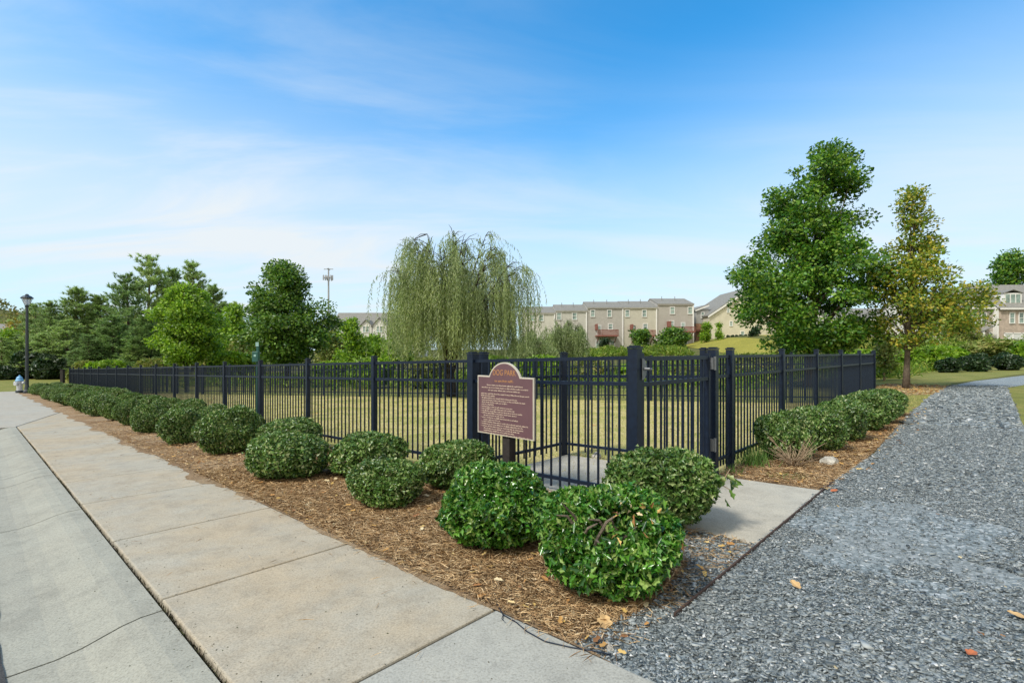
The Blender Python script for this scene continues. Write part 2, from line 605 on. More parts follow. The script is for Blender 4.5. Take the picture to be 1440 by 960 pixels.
# ------------------------------------------------------------------ world, sun, camera
world = bpy.data.worlds.new('World'); SC.world = world
world.use_nodes = True
nt = world.node_tree
bg = nt.nodes['Background']
SUN_EL, SUN_AZ = R(50), math.atan2(-.80, -.60)
sky = nt.nodes.new('ShaderNodeTexSky'); sky.sky_type = 'NISHITA'
sky.sun_disc = False; sky.sun_elevation = SUN_EL; sky.sun_rotation = SUN_AZ
sky.air_density = 1.0; sky.dust_density = .6; sky.ozone_density = 2.5
gen = nt.nodes.new('ShaderNodeTexCoord').outputs['Generated']
sep = nt.nodes.new('ShaderNodeSeparateXYZ'); L(nt, gen, sep.inputs[0])


def wm(op, a, b_=None, clamp=False):
    n = nt.nodes.new('ShaderNodeMath'); n.operation = op; n.use_clamp = clamp
    for i, q in enumerate((a, b_)):
        if q is None: continue
        if isinstance(q, bpy.types.NodeSocket): L(nt, q, n.inputs[i])
        else: n.inputs[i].default_value = q
    return n.outputs[0]


zz = wm('ADD', wm('MAXIMUM', sep.outputs[2], 0.0), .16)
comb = nt.nodes.new('ShaderNodeCombineXYZ')
L(nt, wm('DIVIDE', sep.outputs[0], zz), comb.inputs[0]); L(nt, wm('DIVIDE', sep.outputs[1], zz), comb.inputs[1])
mp = nt.nodes.new('ShaderNodeMapping'); mp.inputs['Rotation'].default_value = (0, 0, R(28)); mp.inputs['Scale'].default_value = (.55, 1.5, 1)
mp.inputs['Location'].default_value = (.7, .2, 0)
L(nt, comb.outputs[0], mp.inputs['Vector'])
cl = noise(nt, 1.0, 8, .58, .7, mp.outputs[0])
lo = noise(nt, .42, 3, .5, .3, mp.outputs[0])
hz = nt.nodes.new('ShaderNodeMapRange'); hz.interpolation_type = 'SMOOTHSTEP'
L(nt, wm('ADD', sep.outputs[2], wm('ADD', wm('MULTIPLY', wm('SUBTRACT', lo, .5), -.16), wm('MULTIPLY', wm('ABSOLUTE', wm('SUBTRACT', sep.outputs[0], .12)), -.13))), hz.inputs[0])
hz.inputs[1].default_value = .08; hz.inputs[2].default_value = .50; hz.inputs[3].default_value = 1; hz.inputs[4].default_value = 0
cr = nt.nodes.new('ShaderNodeMapRange'); cr.interpolation_type = 'SMOOTHSTEP'
L(nt, cl, cr.inputs[0])
cr.inputs[1].default_value = .38; cr.inputs[2].default_value = .74; cr.inputs[3].default_value = 0; cr.inputs[4].default_value = .62
left = nt.nodes.new('ShaderNodeMapRange'); L(nt, sep.outputs[0], left.inputs[0])
left.inputs[1].default_value = -.75; left.inputs[2].default_value = .25; left.inputs[3].default_value = .95; left.inputs[4].default_value = .12
hzs = wm('MULTIPLY', hz.outputs[0], wm('ADD', .80, wm('MULTIPLY', cr.outputs[0], .30)), True)
fac = wm('ADD', wm('MULTIPLY', hzs, .97), wm('MULTIPLY', wm('MULTIPLY', cr.outputs[0], left.outputs[0]), wm('SUBTRACT', 1.0, wm('MULTIPLY', hz.outputs[0], .6))), True)
hsv = nt.nodes.new('ShaderNodeHueSaturation'); hsv.inputs['Saturation'].default_value = 1.0; hsv.inputs['Value'].default_value = 1.0
L(nt, sky.outputs[0], hsv.inputs['Color'])
CLOUD = (4.15, 4.5, 4.75)
tinted = mix(nt, 1.0, hsv.outputs[0], (.22, 1.04, 1.36), 'MULTIPLY')
front = mix(nt, fac, tinted, CLOUD)
# thin bright veil added to the unseen sky behind the camera for neutral fill
fill_veil = nt.nodes.new('ShaderNodeMapRange'); fill_veil.interpolation_type = 'SMOOTHSTEP'
L(nt, wm('ADD', sep.outputs[1], wm('MULTIPLY', wm('SUBTRACT', cl, .5), .5)), fill_veil.inputs[0])
fill_veil.inputs[1].default_value = .25; fill_veil.inputs[2].default_value = -.35; fill_veil.inputs[3].default_value = 0; fill_veil.inputs[4].default_value = .92
L(nt, mix(nt, fill_veil.outputs[0], front, (5.6, 5.35, 4.7)), bg.inputs['Color'])
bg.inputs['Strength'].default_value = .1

sun = bpy.data.lights.new('sun', 'SUN'); sun.energy = 1.9; sun.angle = R(11); sun.color = (1, .955, .88)
so = bpy.data.objects.new('sun', sun); COL.objects.link(so)
sd = Vector((math.sin(SUN_AZ) * math.cos(SUN_EL), math.cos(SUN_AZ) * math.cos(SUN_EL), math.sin(SUN_EL)))
so.rotation_euler = sd.to_track_quat('Z', 'Y').to_euler()

cam = bpy.data.cameras.new('camera'); cam.sensor_width = 36; cam.lens = 713 / 1440 * 36
cam.shift_y = 10 / 1440; cam.clip_end = 3000; cam.clip_start = .05
co_ = bpy.data.objects.new('camera', cam); COL.objects.link(co_)
co_.location = (0, 0, CZ); co_.rotation_euler = (R(90), 0, 0)
SC.camera = co_
SC.view_settings.view_transform = 'Standard'; SC.view_settings.look = 'None'
SC.view_settings.exposure = 1.0; SC.view_settings.gamma = 1
SC.render.engine = 'CYCLES'
SC.cycles.max_bounces = 6; SC.cycles.diffuse_bounces = 3; SC.cycles.transparent_max_bounces = 4
SC.cycles.use_denoising = True

# ------------------------------------------------------------------ terrain and paving
sg = np.array([-900, -500, -250, -150, -110, -90] + list(range(-76, -20, 4)) + list(np.arange(-20, 60, 2.0)) + list(range(60, 140, 4)) + [150, 200, 300, 500, 900], float)
tg = np.array([-900, -500, -200, -100, -60, -30, -16, -8, -3.86, -3.242, -3.238, -2.075] + list(np.arange(0, 60, 2.0)) + list(range(60, 150, 4)) + [160, 200, 300, 500, 900], float)
SG, TG = np.meshgrid(sg, tg, indexing='ij')
X, Y = xy(SG, TG)
Z = H(X, Y) - .012
Z = np.where(TG < -2.0, Z - .10, Z)
Z = np.where(TG < -3.24, Z - .18, Z)
Z = np.where((SG > 47) & (TG < -2.0), H(X, Y) - .012, Z)
n1, n2 = SG.shape
idx = np.arange(n1 * n2).reshape(n1, n2)
q = np.stack([idx[:-1, :-1], idx[1:, :-1], idx[1:, 1:], idx[:-1, 1:]], -1).reshape(-1, 4)
me = np_mesh('ground', np.stack([X, Y, Z], -1).reshape(-1, 3), [q])
o = link('ground', me, M['ground']); o['kind'] = 'structure'

LC = (37.07, 0.0); RC = (0.0, 12.75)
lawn_poly = [(-.02, 0.0), (0.0, 12.75), (37.07, 0.0)]
sheet('dog_park_lawn', M['lawn'], lawn_poly, -.008)
sheet('back_verge', M['verge'], [(37.2, .0), (0.0, 12.8), (1.2, 16.2), (3, 19), (39.5, 6.0)], -.009)
# verge beyond the fence, left end and right of the path
sheet('grass_verge', M['verge'], [(37.4, -2.05), (37.4, .1), (60, 18), (75, 10), (75, -12), (43, -12), (43, -2.06)], -.006)
sheet('right_verge', M['verge'], [(-1.0, 10.2), (-.95, 17), (-1.1, 26), (-4.6, 44), (-30, 66), (-30, 72), (-6, 58), (4, 48), (3, 26), (.3, 14), (-.05, 10.2)], -.006)
sheet('path_verge', M['verge'], [(-2.72, 7.8), (-2.72, 22.5), (-3.4, 25.8), (-14, 38), (-22, 40), (-14, 12), (-4, 7)], -.005)
sheet('near_verge', M['verge'], [(-5.0, -2.07), (-3.6, .5), (-2.95, 4), (-2.72, 7.0), (-4, 7), (-14, 12), (-22, 12), (-22, -2.07)], -.006)
# slope of lawn climbing to the far houses
sl = []
for i, yy in enumerate(np.linspace(62, 112, 12)):
    for xx in np.linspace(28, 66, 10):
        sl.append((xx, yy, float(H(xx, yy)) + .05))
ii = np.arange(120).reshape(12, 10)
qq = np.stack([ii[:-1, :-1], ii[:-1, 1:], ii[1:, 1:], ii[1:, :-1]], -1).reshape(-1, 4)
o = link('far_lawn', np_mesh('far_lawn', np.array(sl), [qq]), M['yellowlawn']); o['kind'] = 'structure'

# pine straw beds
bed1 = [(-1.05, -2.06), (39.5, -2.06), (39.5, .02), (-.02, .02), (-.02, -.18), (-1.05, -.18)]
sheet('gravel_spill', M['gravel'], [(-1.06, -2.05), (-1.06, -.2), (-.50, -.2), (-.66, -.62), (-.86, -.85), (-.93, -1.5), (-.84, -2.05)], -.001)
bed2 = [(-1.09, 1.74), (-1.12, 4.2), (-1.0, 10.4), (-.02, 10.4), (-.02, 1.74)]
sheet('pine_straw_bed', M['straw'], bed1, -.003)
sheet('pine_straw_patch', M['straw'], bed2, -.003)
sheet('leaf_litter_ground', M['straw'], [(-1.05, 17.5), (-1.1, 23.5), (1.0, 24.5), (1.6, 20), (.6, 16)], -.002)

# gravel path (camera stands on its axis), bending right in the distance
path = [(-1.045, -2.06), (-1.045, 1.7), (-1.15, 4.2), (-1.0, 9.0), (-.95, 17.3), (-1.1, 23), (-1.8, 28.5), (-3.9, 37.5), (-9.5, 48), (-20, 58),
        (-21, 54), (-11.5, 43), (-5.9, 33), (-3.5, 26.0), (-2.8, 22.6), (-2.72, 8.8), (-2.95, 4), (-3.6, .5), (-5.0, -2.06)]
sheet('gravel_path', M['gravel'], path, .000)

# concrete pad: outside the gate and inside the entry pen
mb = MB()
def slab(mb, s0, s1, t0, t1, top, th=.1):
    b_ = [W(s0, t0), W(s1, t0), W(s1, t1), W(s0, t1)]
    k = Vector((0, 0, 1))
    mb.hexa([p + k * (top - th) for p in b_] + [p + k * top for p in b_])
slab(mb, -1.065, .9, -.19, 1.72, .012); slab(mb, .908, 2.04, -.10, 1.72, .012)
o = mb.build('concrete_pad', M['pad'], bevel=.008); o['kind'] = 'structure'

# sidewalk slabs with joints
joints = [-18.4, -16.9, -15.4, -13.9, -12.4, -10.9, -9.4, -7.9, -6.4, -4.9, -3.4, -1.86, -.34, 1.18, 2.62, 4.2, 5.6, 7.2, 8.7, 10.2, 11.7, 13.2]
mb = MB(); mb2 = MB()
for i in range(len(joints) - 1):
    tgt = mb2 if joints[i + 1] <= -.3 else mb
    slab(tgt, joints[i] + .008, joints[i + 1] - .008, -3.235, -2.068, .012)
def poly_slab(mb, pts, top, th=.12):
    mb.prism([W(s, t, top - th) for s, t in pts], (0, 0, th))
poly_slab(mb, [(13.208, -3.235), (14.4, -3.235), (18.7, -2.068), (13.208, -2.068)], .012)
o = mb.build('sidewalk', M['sidewalk'], bevel=.010); o['kind'] = 'structure'
o = mb2.build('sidewalk_grey_slab', M['newslab'], bevel=.010); o['kind'] = 'structure'

# mountable kerb: profile across t
prof = [(-3.262, .006), (-3.36, .004), (-3.44, -.010), (-3.52, -.034), (-3.60, -.058), (-3.70, -.074), (-3.92, -.080)]
cj = [-18.4, -15.4, -12.4, -9.4, -6.4, -3.6, -1.9, 1.03, 4.0, 6.35, 7.0, 9.4, 12.0, 14.4]
mb = MB()
for a, b_ in zip(cj[:-1], cj[1:]):
    for (t0, z0), (t1, z1) in zip(prof[:-1], prof[1:]):
        p = [W(a + .007, t0, z0), W(b_ - .007, t0, z0), W(b_ - .007, t1, z1), W(a + .007, t1, z1)]
        mb.add(p, [(0, 1, 2, 3)])
    for s_ in (a + .007, b_ - .007):
        vs = [W(s_, t, z) for t, z in prof] + [W(s_, -3.92, -.2), W(s_, -3.262, -.2)]
        mb.add(vs, [tuple(range(len(vs)))])
    vs = [W(a + .005, -3.262, .006), W(b_ - .005, -3.262, .006), W(b_ - .005, -3.262, -.2), W(a + .005, -3.262, -.2)]
    mb.add(vs, [(0, 1, 2, 3)])
o = mb.build('kerb', M['gutter']); o['kind'] = 'structure'
for p in o.data.polygons: p.use_smooth = False
sheet('joint_soil', M['soil'], [(-18.4, -3.40), (14.6, -3.40), (20, -2.03), (16.5, -2.03), (-18.4, -2.03)], -.035)
re_ = [(a, -3.872 + .006 * math.sin(a * 3.1) + .006 * math.sin(a * 9.7 + 1) + random.uniform(-.008, .008)) for a in np.linspace(-18, 14.4, 320)]
sheet('road', M['asphalt'], [(-40, -3.9)] + re_ + [(14.4, -14), (-40, -14)], -.070)
mb = MB()
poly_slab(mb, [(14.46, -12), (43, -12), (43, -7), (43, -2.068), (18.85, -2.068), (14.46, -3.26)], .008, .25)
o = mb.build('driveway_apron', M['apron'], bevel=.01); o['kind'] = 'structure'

# steel edging
mb = MB()
mb.bar(W(-1.078, -1.5, -.010), W(-1.078, 2.15, -.006), .011, .06)
o = mb.build('steel_edging', M['rust']); tag(o, 'thin rusty steel edging strip between concrete pad and gravel', 'edging')

# ------------------------------------------------------------------ fences
PH = 1.42   # post height
RT, R2, RB, PB = 1.34, 1.11, .165, .075   # top rail, second rail, bottom rail, picket foot


def panel(root, p0, p1, g0, g1, npick, dirv, name='picket_panel'):
    """p0, p1 ground points between post faces"""
    o_ = root.location
    mb = MB(o_)
    for h in (RT, R2, RB):
        mb.bar(p0 + Vector((0, 0, h)), p1 + Vector((0, 0, h)), .026, .034)
    for i in range(npick):
        f = (i + 1) / (npick + 1)
        p = p0.lerp(p1, f)
        mb.post(p + Vector((0, 0, PB)), .0165, RT - .018 - PB, dirv)
    return mb.build(name, M['steel'], root)


def fpost(root, p, w, dirv, h=PH, cap=True):
    o_ = root.location
    mb = MB(o_); mb.post(p - Vector((0, 0, .15)), w, h + .15, dirv)
    pt = mb.build('post', M['steel'], root)
    if cap:
        mb = MB(o_)
        mb.post(p + Vector((0, 0, h + .002)), w + .012, .016, dirv)
        mb.post(p + Vector((0, 0, h + .018)), w * .8, .010, dirv)
        mb.build('post_cap', M['steel'], pt)
    return pt


def run(name, label, pts, widths, npicks, group):
    root = thing(name, label, 'fence', pts[0], 0, group)
    for p, w, d in zip(pts, widths, [1] * len(pts)):
        pass
    for i, p in enumerate(pts):
        d = (pts[min(i + 1, len(pts) - 1)] - pts[max(i - 1, 0)]); d.z = 0
        if i == 0: d = pts[1] - pts[0]
        if i == len(pts) - 1: d = pts[-1] - pts[-2]
        fpost(root, p, widths[i], (d.x, d.y))
    for i in range(len(pts) - 1):
        d = (pts[i + 1] - pts[i]); l = Vector((d.x, d.y, 0)).length
        a = pts[i].lerp(pts[i + 1], widths[i] / 2 / l); b_ = pts[i].lerp(pts[i + 1], 1 - widths[i + 1] / 2 / l)
        panel(root, a, b_, 0, 0, npicks[i], (d.x, d.y))
    return root


FG = 'black picket fences round the dog park'
ss = [2.1 * k for k in range(18)] + [37.07]
run('metal_fence', 'long black metal picket fence running along the sidewalk behind the shrubs', [W(s, 0) for s in ss],
    [.092, .096] + [.066] * 16 + [.095], [17] * 17 + [11], FG)
tt = [1.73, 2.25] + [2.25 + 2.1 * k for k in range(1, 6)]
run('metal_fence', 'short black metal picket fence beside the gravel path behind the low hedge', [W(0, t) for t in tt],
    [.094, .076] + [.068] * 4 + [.09], [4] + [17] * 5, FG)
pts = []
for k in range(21):
    f = k / 20
    pts.append(W(LC[0] * (1 - f) + RC[0] * f, LC[1] * (1 - f) + RC[1] * f))
run('metal_fence', 'far black metal picket fence closing the back of the lawn', pts, [.08] + [.07] * 19 + [.08], [17] * 20, FG)
run('metal_fence', 'small black picket pen fence round the concrete entry pad', [W(2.1, .17), W(2.1, 1.73), W(.95, 1.73), W(.11, 1.73)],
    [.085, .09, .07, .06], [12, 9, 6], FG)

# gate
gr = thing('metal_gate', 'black picket gate with grey latch and hinges at the concrete pad', 'gate', W(0, .075))
g0, g1 = W(0, .085), W(0, 1.60)
mb = MB(gr.location)
for t in (.105, 1.585):
    mb.post(W(0, t, .08), .042, 1.30, V)
for h in (RT - .01, R2 - .01, RB + .01):
    mb.bar(W(0, .127, h), W(0, 1.563, h), .03, .038)
mb.build('gate_frame', M['steel'], gr)
mb = MB(gr.location)
for i in range(11):
    t = .127 + (i + 1) / 12 * (1.563 - .127)
    mb.post(W(0, t, PB), .0165, RT - .03 - PB, V)
mb.build('pickets', M['steel'], gr)
for z in (.30, 1.20):
    mb = MB(gr.location)
    mb.post(W(-.028, 1.625, z), .05, .13, V)
    mb.tube([W(-.058, 1.64, z - .01), W(-.058, 1.64, z + .14)], .014, 10)
    mb.build('hinge', M['zinc'], gr)
mb = MB(gr.location)
pl = []
c0 = W(-.060, .055, 1.24)
vx = Vector((V[0], V[1], 0)); ux = Vector((U[0], U[1], 0))
for k in range(13):
    a = R(-90 + 15 * k)
    pl.append(c0 + vx * (.075 * math.cos(a) - .03) + Vector((0, 0, .095 * math.sin(a))))
mb.prism(pl, ux * .006)
o = mb.build('latch', M['zinc'], gr)
mb = MB(gr.location)
mb.tube([c0 - ux * .004, c0 - ux * .05 + vx * .01], .013, 10)
mb.tube([c0 - ux * .05 + vx * .01, c0 - ux * .05 + vx * .04 ], .009, 8)
mb.build('latch_knob', M['zinc'], o)

# ------------------------------------------------------------------ dog park sign
SS, ST = 1.35, -.25
sroot = thing('park_sign', 'maroon arched DOG PARK rules sign on a dark timber post', 'sign', W(SS, ST + .07))
mb = MB(sroot.location)
mb.post(W(SS, ST + .072, -.2), .10, 1.20, V)
o = mb.build('post', M['wood_dark'], sroot, bevel=.006)


def sign_outline(grow, zoff):
    w = .397 + grow; zb = .555 - grow; zs = 1.165 + grow; rr = .24 + grow; cz_ = 1.07
    pts = [(-w, zb), (w, zb), (w, zs)]
    a0 = math.asin(min(1, (zs - cz_) / rr))
    n = 22
    for k in range(n + 1):
        a = a0 + (math.pi - 2 * a0) * k / n
        pts.append((rr * math.cos(a), cz_ + rr * math.sin(a)))
    pts.append((-w, zs))
    base = W(SS, ST)
    return [Vector((base.x, base.y, 0)) - ux * p[0] - vx * zoff + Vector((0, 0, p[1] - .03)) for p in pts]


mb = MB(sroot.location); mb.prism(sign_outline(0, 0), vx * .022)
sb = mb.build('sign_board', M['sign_edge'], sroot)
mb = MB(sroot.location); mb.prism(sign_outline(-.014, .003), vx * .006)
mb.build('sign_face', M['sign_face'], sb)
bs = W(SS, ST)
rotm = Matrix(((-ux.x, 0, -vx.x), (-ux.y, 0, -vx.y), (0, 1, 0))).to_4x4()


def txt(name, body, size, zc, mat_, sx=1.0):
    cu = bpy.data.curves.new(name, 'FONT'); cu.body = body; cu.size = size; cu.align_x = 'CENTER'; cu.align_y = 'CENTER'
    cu.extrude = .0008
    o_ = bpy.data.objects.new(name, cu); COL.objects.link(o_)
    cu.materials.append(mat_)
    p = Vector((bs.x, bs.y, zc - .03)) - vx * .0042 - sroot.location
    me_ = bpy.data.meshes.new_from_object(o_)
    bpy.data.objects.remove(o_)
    o_ = bpy.data.objects.new(name, me_); COL.objects.link(o_)
    o_.parent = sb
    o_.matrix_local = Matrix.Translation(p) @ rotm @ Matrix.Diagonal((sx, 1, 1, 1))
    return o_


txt('heading', 'DOG PARK', .082, 1.200, M['gold'], .80)
# the small print is too small to read in the photograph: rows of short letter-like strokes
g_ = random.Random(4)


def rows(name, mat_, specs):
    mb = MB(sroot.location)
    for (zc, x0, x1, hgt, bullet) in specs:
        x = x0
        if bullet:
            c = Vector((bs.x, bs.y, zc - .03)) - ux * (x0 - .018) - vx * .0036
            mb.prism([c - ux * a - Vector((0, 0, b_)) for a, b_ in ((-.003, -.003), (.003, -.003), (.003, .003), (-.003, .003))], -vx * .0006)
        while x < x1 - .01:
            n = g_.randint(2, 8)
            for k in range(n):
                hh = hgt * g_.choice((.6, .6, .7, 1.0))
                wl = hgt * g_.uniform(.22, .34)
                c = Vector((bs.x, bs.y, zc - .03 - (hgt - hh) / 2)) - ux * x - vx * .0036
                mb.prism([c - ux * a + Vector((0, 0, b_)) for a, b_ in ((0, -hh / 2), (wl, -hh / 2), (wl, hh / 2), (0, hh / 2))], -vx * .0006)
                if g_.random() < .6:
                    q0 = g_.choice((-hh / 2, -hh * .1, hh / 2 - wl))
                    mb.prism([c - ux * a + Vector((0, 0, b_)) for a, b_ in ((wl, q0), (wl * 2, q0), (wl * 2, q0 + wl), (wl, q0 + wl))], -vx * .0006)
                x += wl * 2.35
                if x > x1 - .006: break
            x += hgt * .5
    mb.build(name, mat_, sb)


rows('subtitle', M['gold'], [(1.118, -.135, .135, .024, False)])
sp = []
z = 1.07
for (a, b_, bl) in ((-.25, .26, 0), (-.33, .33, 0), (-.23, .22, 0)):
    sp.append((z, a, b_, .013, bl)); z -= .0265
z -= .012
for (a, b_, bl) in ((-.34, .34, 0), (-.34, -.12, 0), (-.33, .20, 0), (-.33, .30, 0), (-.33, .05, 0), (-.33, -.15, 0),
                    (-.32, .12, 1), (-.32, .15, 1), (-.32, .26, 1), (-.32, .18, 1), (-.30, .0, 0), (-.32, .20, 1), (-.30, -.05, 0), (-.32, .33, 1),
                    (-.32, .26, 1), (-.32, .27, 1), (-.30, .22, 0), (-.30, .15, 0), (-.32, .35, 1)):
    sp.append((z, a, b_, .0125, bl)); z -= .0228
rows('lettering', M['cream'], sp)


# ------------------------------------------------------------------ shrubs
def bush_mesh(seed, n, rx, ry, h, leaf, T, hole=None, flat=.0, amp=.10):
    g = np.random.default_rng(seed)
    d = rdir(n, g)
    d[:, 2] = np.abs(d[:, 2]) * np.where(g.random(n) < .28, -1, 1)
    d = norm(d)
    k = lump(d, seed + 5, amp)
    rad = np.where(g.random(n) < .72, g.uniform(.90, 1.04, n), g.uniform(.5, .92, n)) * k
    fq = np.random.default_rng(seed + 9).normal(size=(6, 3)) * 9.5; fp = np.random.default_rng(seed + 8).uniform(0, 6.28, 6)
    pk = np.sin(d @ fq.T + fp).mean(1)
    rad = rad * (1 + .20 * np.minimum(pk, .12))
    # stray shoots break the clipped outline
    rad = rad + np.where(g.random(n) < .018, g.uniform(.03, .11, n), 0)
    e = np.abs(d) ** .86 * np.sign(d); e = norm(e) * (1 + .08 * np.abs(d[:, [0]] * d[:, [2]]))
    zc = h * .50
    P = np.stack([e[:, 0] * rx * rad, e[:, 1] * ry * rad, zc + e[:, 2] * (h - zc) * rad], 1)
    P[:, 2] = np.where(e[:, 2] < 0, zc + e[:, 2] * zc * .96 * rad, P[:, 2])
    P[:, 2] = np.maximum(P[:, 2], .012 + .05 * g.random(n))
    keep = np.ones(n, bool)
    if hole is not None:
        for (hx, hy, hz_, hr) in hole:
            q_ = np.linalg.norm((P - np.array((hx, hy, hz_))) / np.array(hr), axis=1)
            keep &= (q_ > 1) | (g.random(n) < .05)
    P = P[keep]; d = d[keep]; n = len(P)
    A = norm(d * .55 + rdir(n, g) * .8 + np.array((0, 0, .25)))
    N = norm(d * .9 + rdir(n, g) * .75 + np.array((0, 0, .35)))
    ln = leaf * g.uniform(.65, 1.2, n)
    v, p = leaves(P - A * (ln * .5)[:, None], A, N, ln, ln * g.uniform(.42, .58, n), T)
    return np_mesh('foliage', v, p)


def stems_mb(seed, rx, h, n=9):
    g = random.Random(seed)
    mb = MB()
    for i in range(n):
        a = g.uniform(0, 6.28); q = g.uniform(.35, .75) * rx
        p0 = Vector((g.uniform(-.05, .05), g.uniform(-.05, .05), -.03))
        p2 = Vector((math.cos(a) * q, math.sin(a) * q, h * g.uniform(.45, .8)))
        p1 = p0.lerp(p2, .5) + Vector((g.uniform(-.05, .05), g.uniform(-.05, .05), .05))
        mb.tube([p0, p1, p2], [.014, .010, .005], 6)
    return mb


bush_variants = []
for k in range(6):
    r0 = thing('holly_bush', 'x', 'bush')
    link('foliage', bush_mesh(40 + k, 14000, .46, .46, .60, .054, T_SIMPLE, amp=(.14, .20, .17, .23, .15, .20)[k]), M['holly'], r0)
    stems_mb(k, .5, .6).build('stems', M['barkdark'], r0)
    bush_variants.append(r0)
used = set()


def place_bush(s, t, w, h, k, label, group):
    root = bush_variants[k]
    loc = W(s, t, -.004); rz = random.uniform(0, 6.28)
    w = w / math.hypot(1, loc.x / loc.y) * random.uniform(.97, 1.05)
    sc_ = (w, w * random.uniform(.9, 1.1), h / .62)
    if k in used:
        return dup(root, loc, rz, sc_, label, group)
    used.add(k)
    root.location = loc; root.rotation_euler = (0, 0, rz); root.scale = sc_
    root['label'] = label; root['group'] = group
    return root


GF = 'clipped holly mounds in the front row along the sidewalk'
GB = 'clipped holly mounds in the back row along the fence'
ORD = ['first', 'second', 'third', 'fourth', 'fifth', 'sixth', 'seventh', 'eighth', 'ninth', 'tenth', 'eleventh', 'twelfth', 'thirteenth', 'fourteenth',
       'fifteenth', 'sixteenth', 'seventeenth', 'eighteenth', 'nineteenth', 'twentieth', 'twenty-first', 'twenty-second', 'twenty-third']

# the three big ones by the gate: own meshes, larger spiny leaves
def own_bush(name, label, cat, s, t, rx, ry, h, n, leaf, mat_, seed, group, hole=None, amp=.12):
    r0 = thing(name, label, cat, W(s, t, -.004), 0, group)
    link('foliage', bush_mesh(seed, n, rx, ry, h, leaf, T_HOLLY, hole, amp=amp), mat_, r0)
    st_ = stems_mb(seed, rx, h, 12)
    return r0, st_


r0, st_ = own_bush('holly_bush', 'bright green holly bush with a dead twiggy gap in its top, nearest the gravel', 'bush', -.58, -1.38, .385, .38, .52, 13500, .060, M['hollybright'], 71, GF,
                   hole=[(.04, -.34, .44, (.19, .26, .10)), (-.12, -.36, .40, (.11, .2, .07)), (.2, -.2, .52, (.12, .14, .07))], amp=.17)
st_.build('stems', M['twig'], r0)
mb = MB()
g = random.Random(9)
for i in range(9):
    p0 = Vector((g.uniform(-.2, .25), g.uniform(-.26, -.02), g.uniform(.28, .38)))
    p2 = p0 + Vector((g.uniform(-.15, .15), g.uniform(-.12, .02), g.uniform(.08, .2)))
    p1 = p0.lerp(p2, .5) + Vector((g.uniform(-.03, .03), 0, g.uniform(0, .04)))
    mb.tube([p0, p1, p2], [.011, .008, .0035], 6)
mb.build('dead_twigs', M['bark'], r0)
gg = np.random.default_rng(3); n = 16
P = np.stack([gg.uniform(-.05, .36, n), gg.uniform(-.40, -.12, n), gg.uniform(.36, .56, n)], 1)
v, p = leaves(P, rdir(n, gg) + np.array((0, 0, -.6)), rdir(n, gg), .060 * gg.uniform(.6, 1.2, n), .022, T_HOLLY)
link('dry_leaves', np_mesh('dry_leaves', v, p), M['litter'], r0)

r0, st_ = own_bush('holly_bush', 'large dark green holly mound in front of the sign, by the sidewalk', 'bush', .43, -1.30, .40, .39, .53, 13500, .058, M['hollybright'], 73, GF)
st_.build('stems', M['barkdark'], r0)
r0, st_ = own_bush('holly_bush', 'tall rounded holly bush against the gate post with a wilted sprig at its side', 'bush', -.36, -.27, .42, .39, .60, 13500, .056, M['holly'], 75, GB)
st_.build('stems', M['barkdark'], r0)
mb = MB()
mb.tube([(.38, -.10, .40), (.46, -.14, .42), (.50, -.15, .50)], [.006, .005, .003], 6)
mb.tube([(.40, -.10, .40), (.50, -.14, .34)], [.005, .003], 6)
sp_ = mb.build('wilted_sprig', M['twig'], r0)
n = 16
P = np.stack([gg.uniform(.42, .54, n), gg.uniform(-.18, -.10, n), gg.uniform(.28, .50, n)], 1)
v, p = leaves(P, rdir(n, gg) + np.array((.4, 0, -.6)), rdir(n, gg), .085, .05, T_HOLLY)
link('sprig_leaves', np_mesh('sprig_leaves', v, p), M['holly'], sp_)

front = [(1.91, .78, .45), (3.83, 1.05, .54), (6.27, .99, .68), (8.1, .92, .62), (10.4, .86, .58), (12.5, .82, .60), (14.2, .85, .58), (16.2, .95, .6)]
ft = [-1.30, -1.45, -1.27, -1.46, -1.44, -1.44]
s_ = 18.0
while s_ < 38.5:
    front.append((s_, random.uniform(.85, 1.25), random.uniform(.5, .7))); s_ += random.uniform(1.25, 1.9)
for i, (s, w, h) in enumerate(front):
    lab = ['small bright clipped holly mound, third from the gravel in the sidewalk row',
           'broad clipped holly mound bulging to the sidewalk edge, bright green on its left side',
           'tall round holly mound close against the wide one, fifth in the sidewalk row'][i] if i < 3 else \
        f'dark clipped holly mound, {ORD[min(i + 2, 22)]} from the gravel in the sidewalk row'
    place_bush(s, ft[i] if i < 6 else -1.45, w, h, (i * 5 + 1) % 6, lab, GF)
back = [(1.87, .86, .50, -.44), (3.18, .94, .50, -.70), (5.54, 1.02, .54, -.60), (7.5, .85, .52, -.66), (9.5, .85, .52, -.55)]
s_ = 11.3
while s_ < 38.5:
    back.append((s_, random.uniform(.9, 1.08), random.uniform(.54, .64), -.5)); s_ += random.uniform(1.5, 1.9)
for i, (s, w, h, t) in enumerate(back):
    lab = ['clipped holly mound tucked behind the sign side of the large one, at the timber post',
           'olive green clipped holly mound against the fence, behind the small bright mound',
           'low clipped holly mound against the fence behind the broad sidewalk mound'][i] if i < 3 else \
        f'clipped holly mound against the fence, {ORD[min(i + 1, 22)]} from the gate in the back row'
    place_bush(s, t, w, h, (i * 5 + 3) % 6, lab, GB)

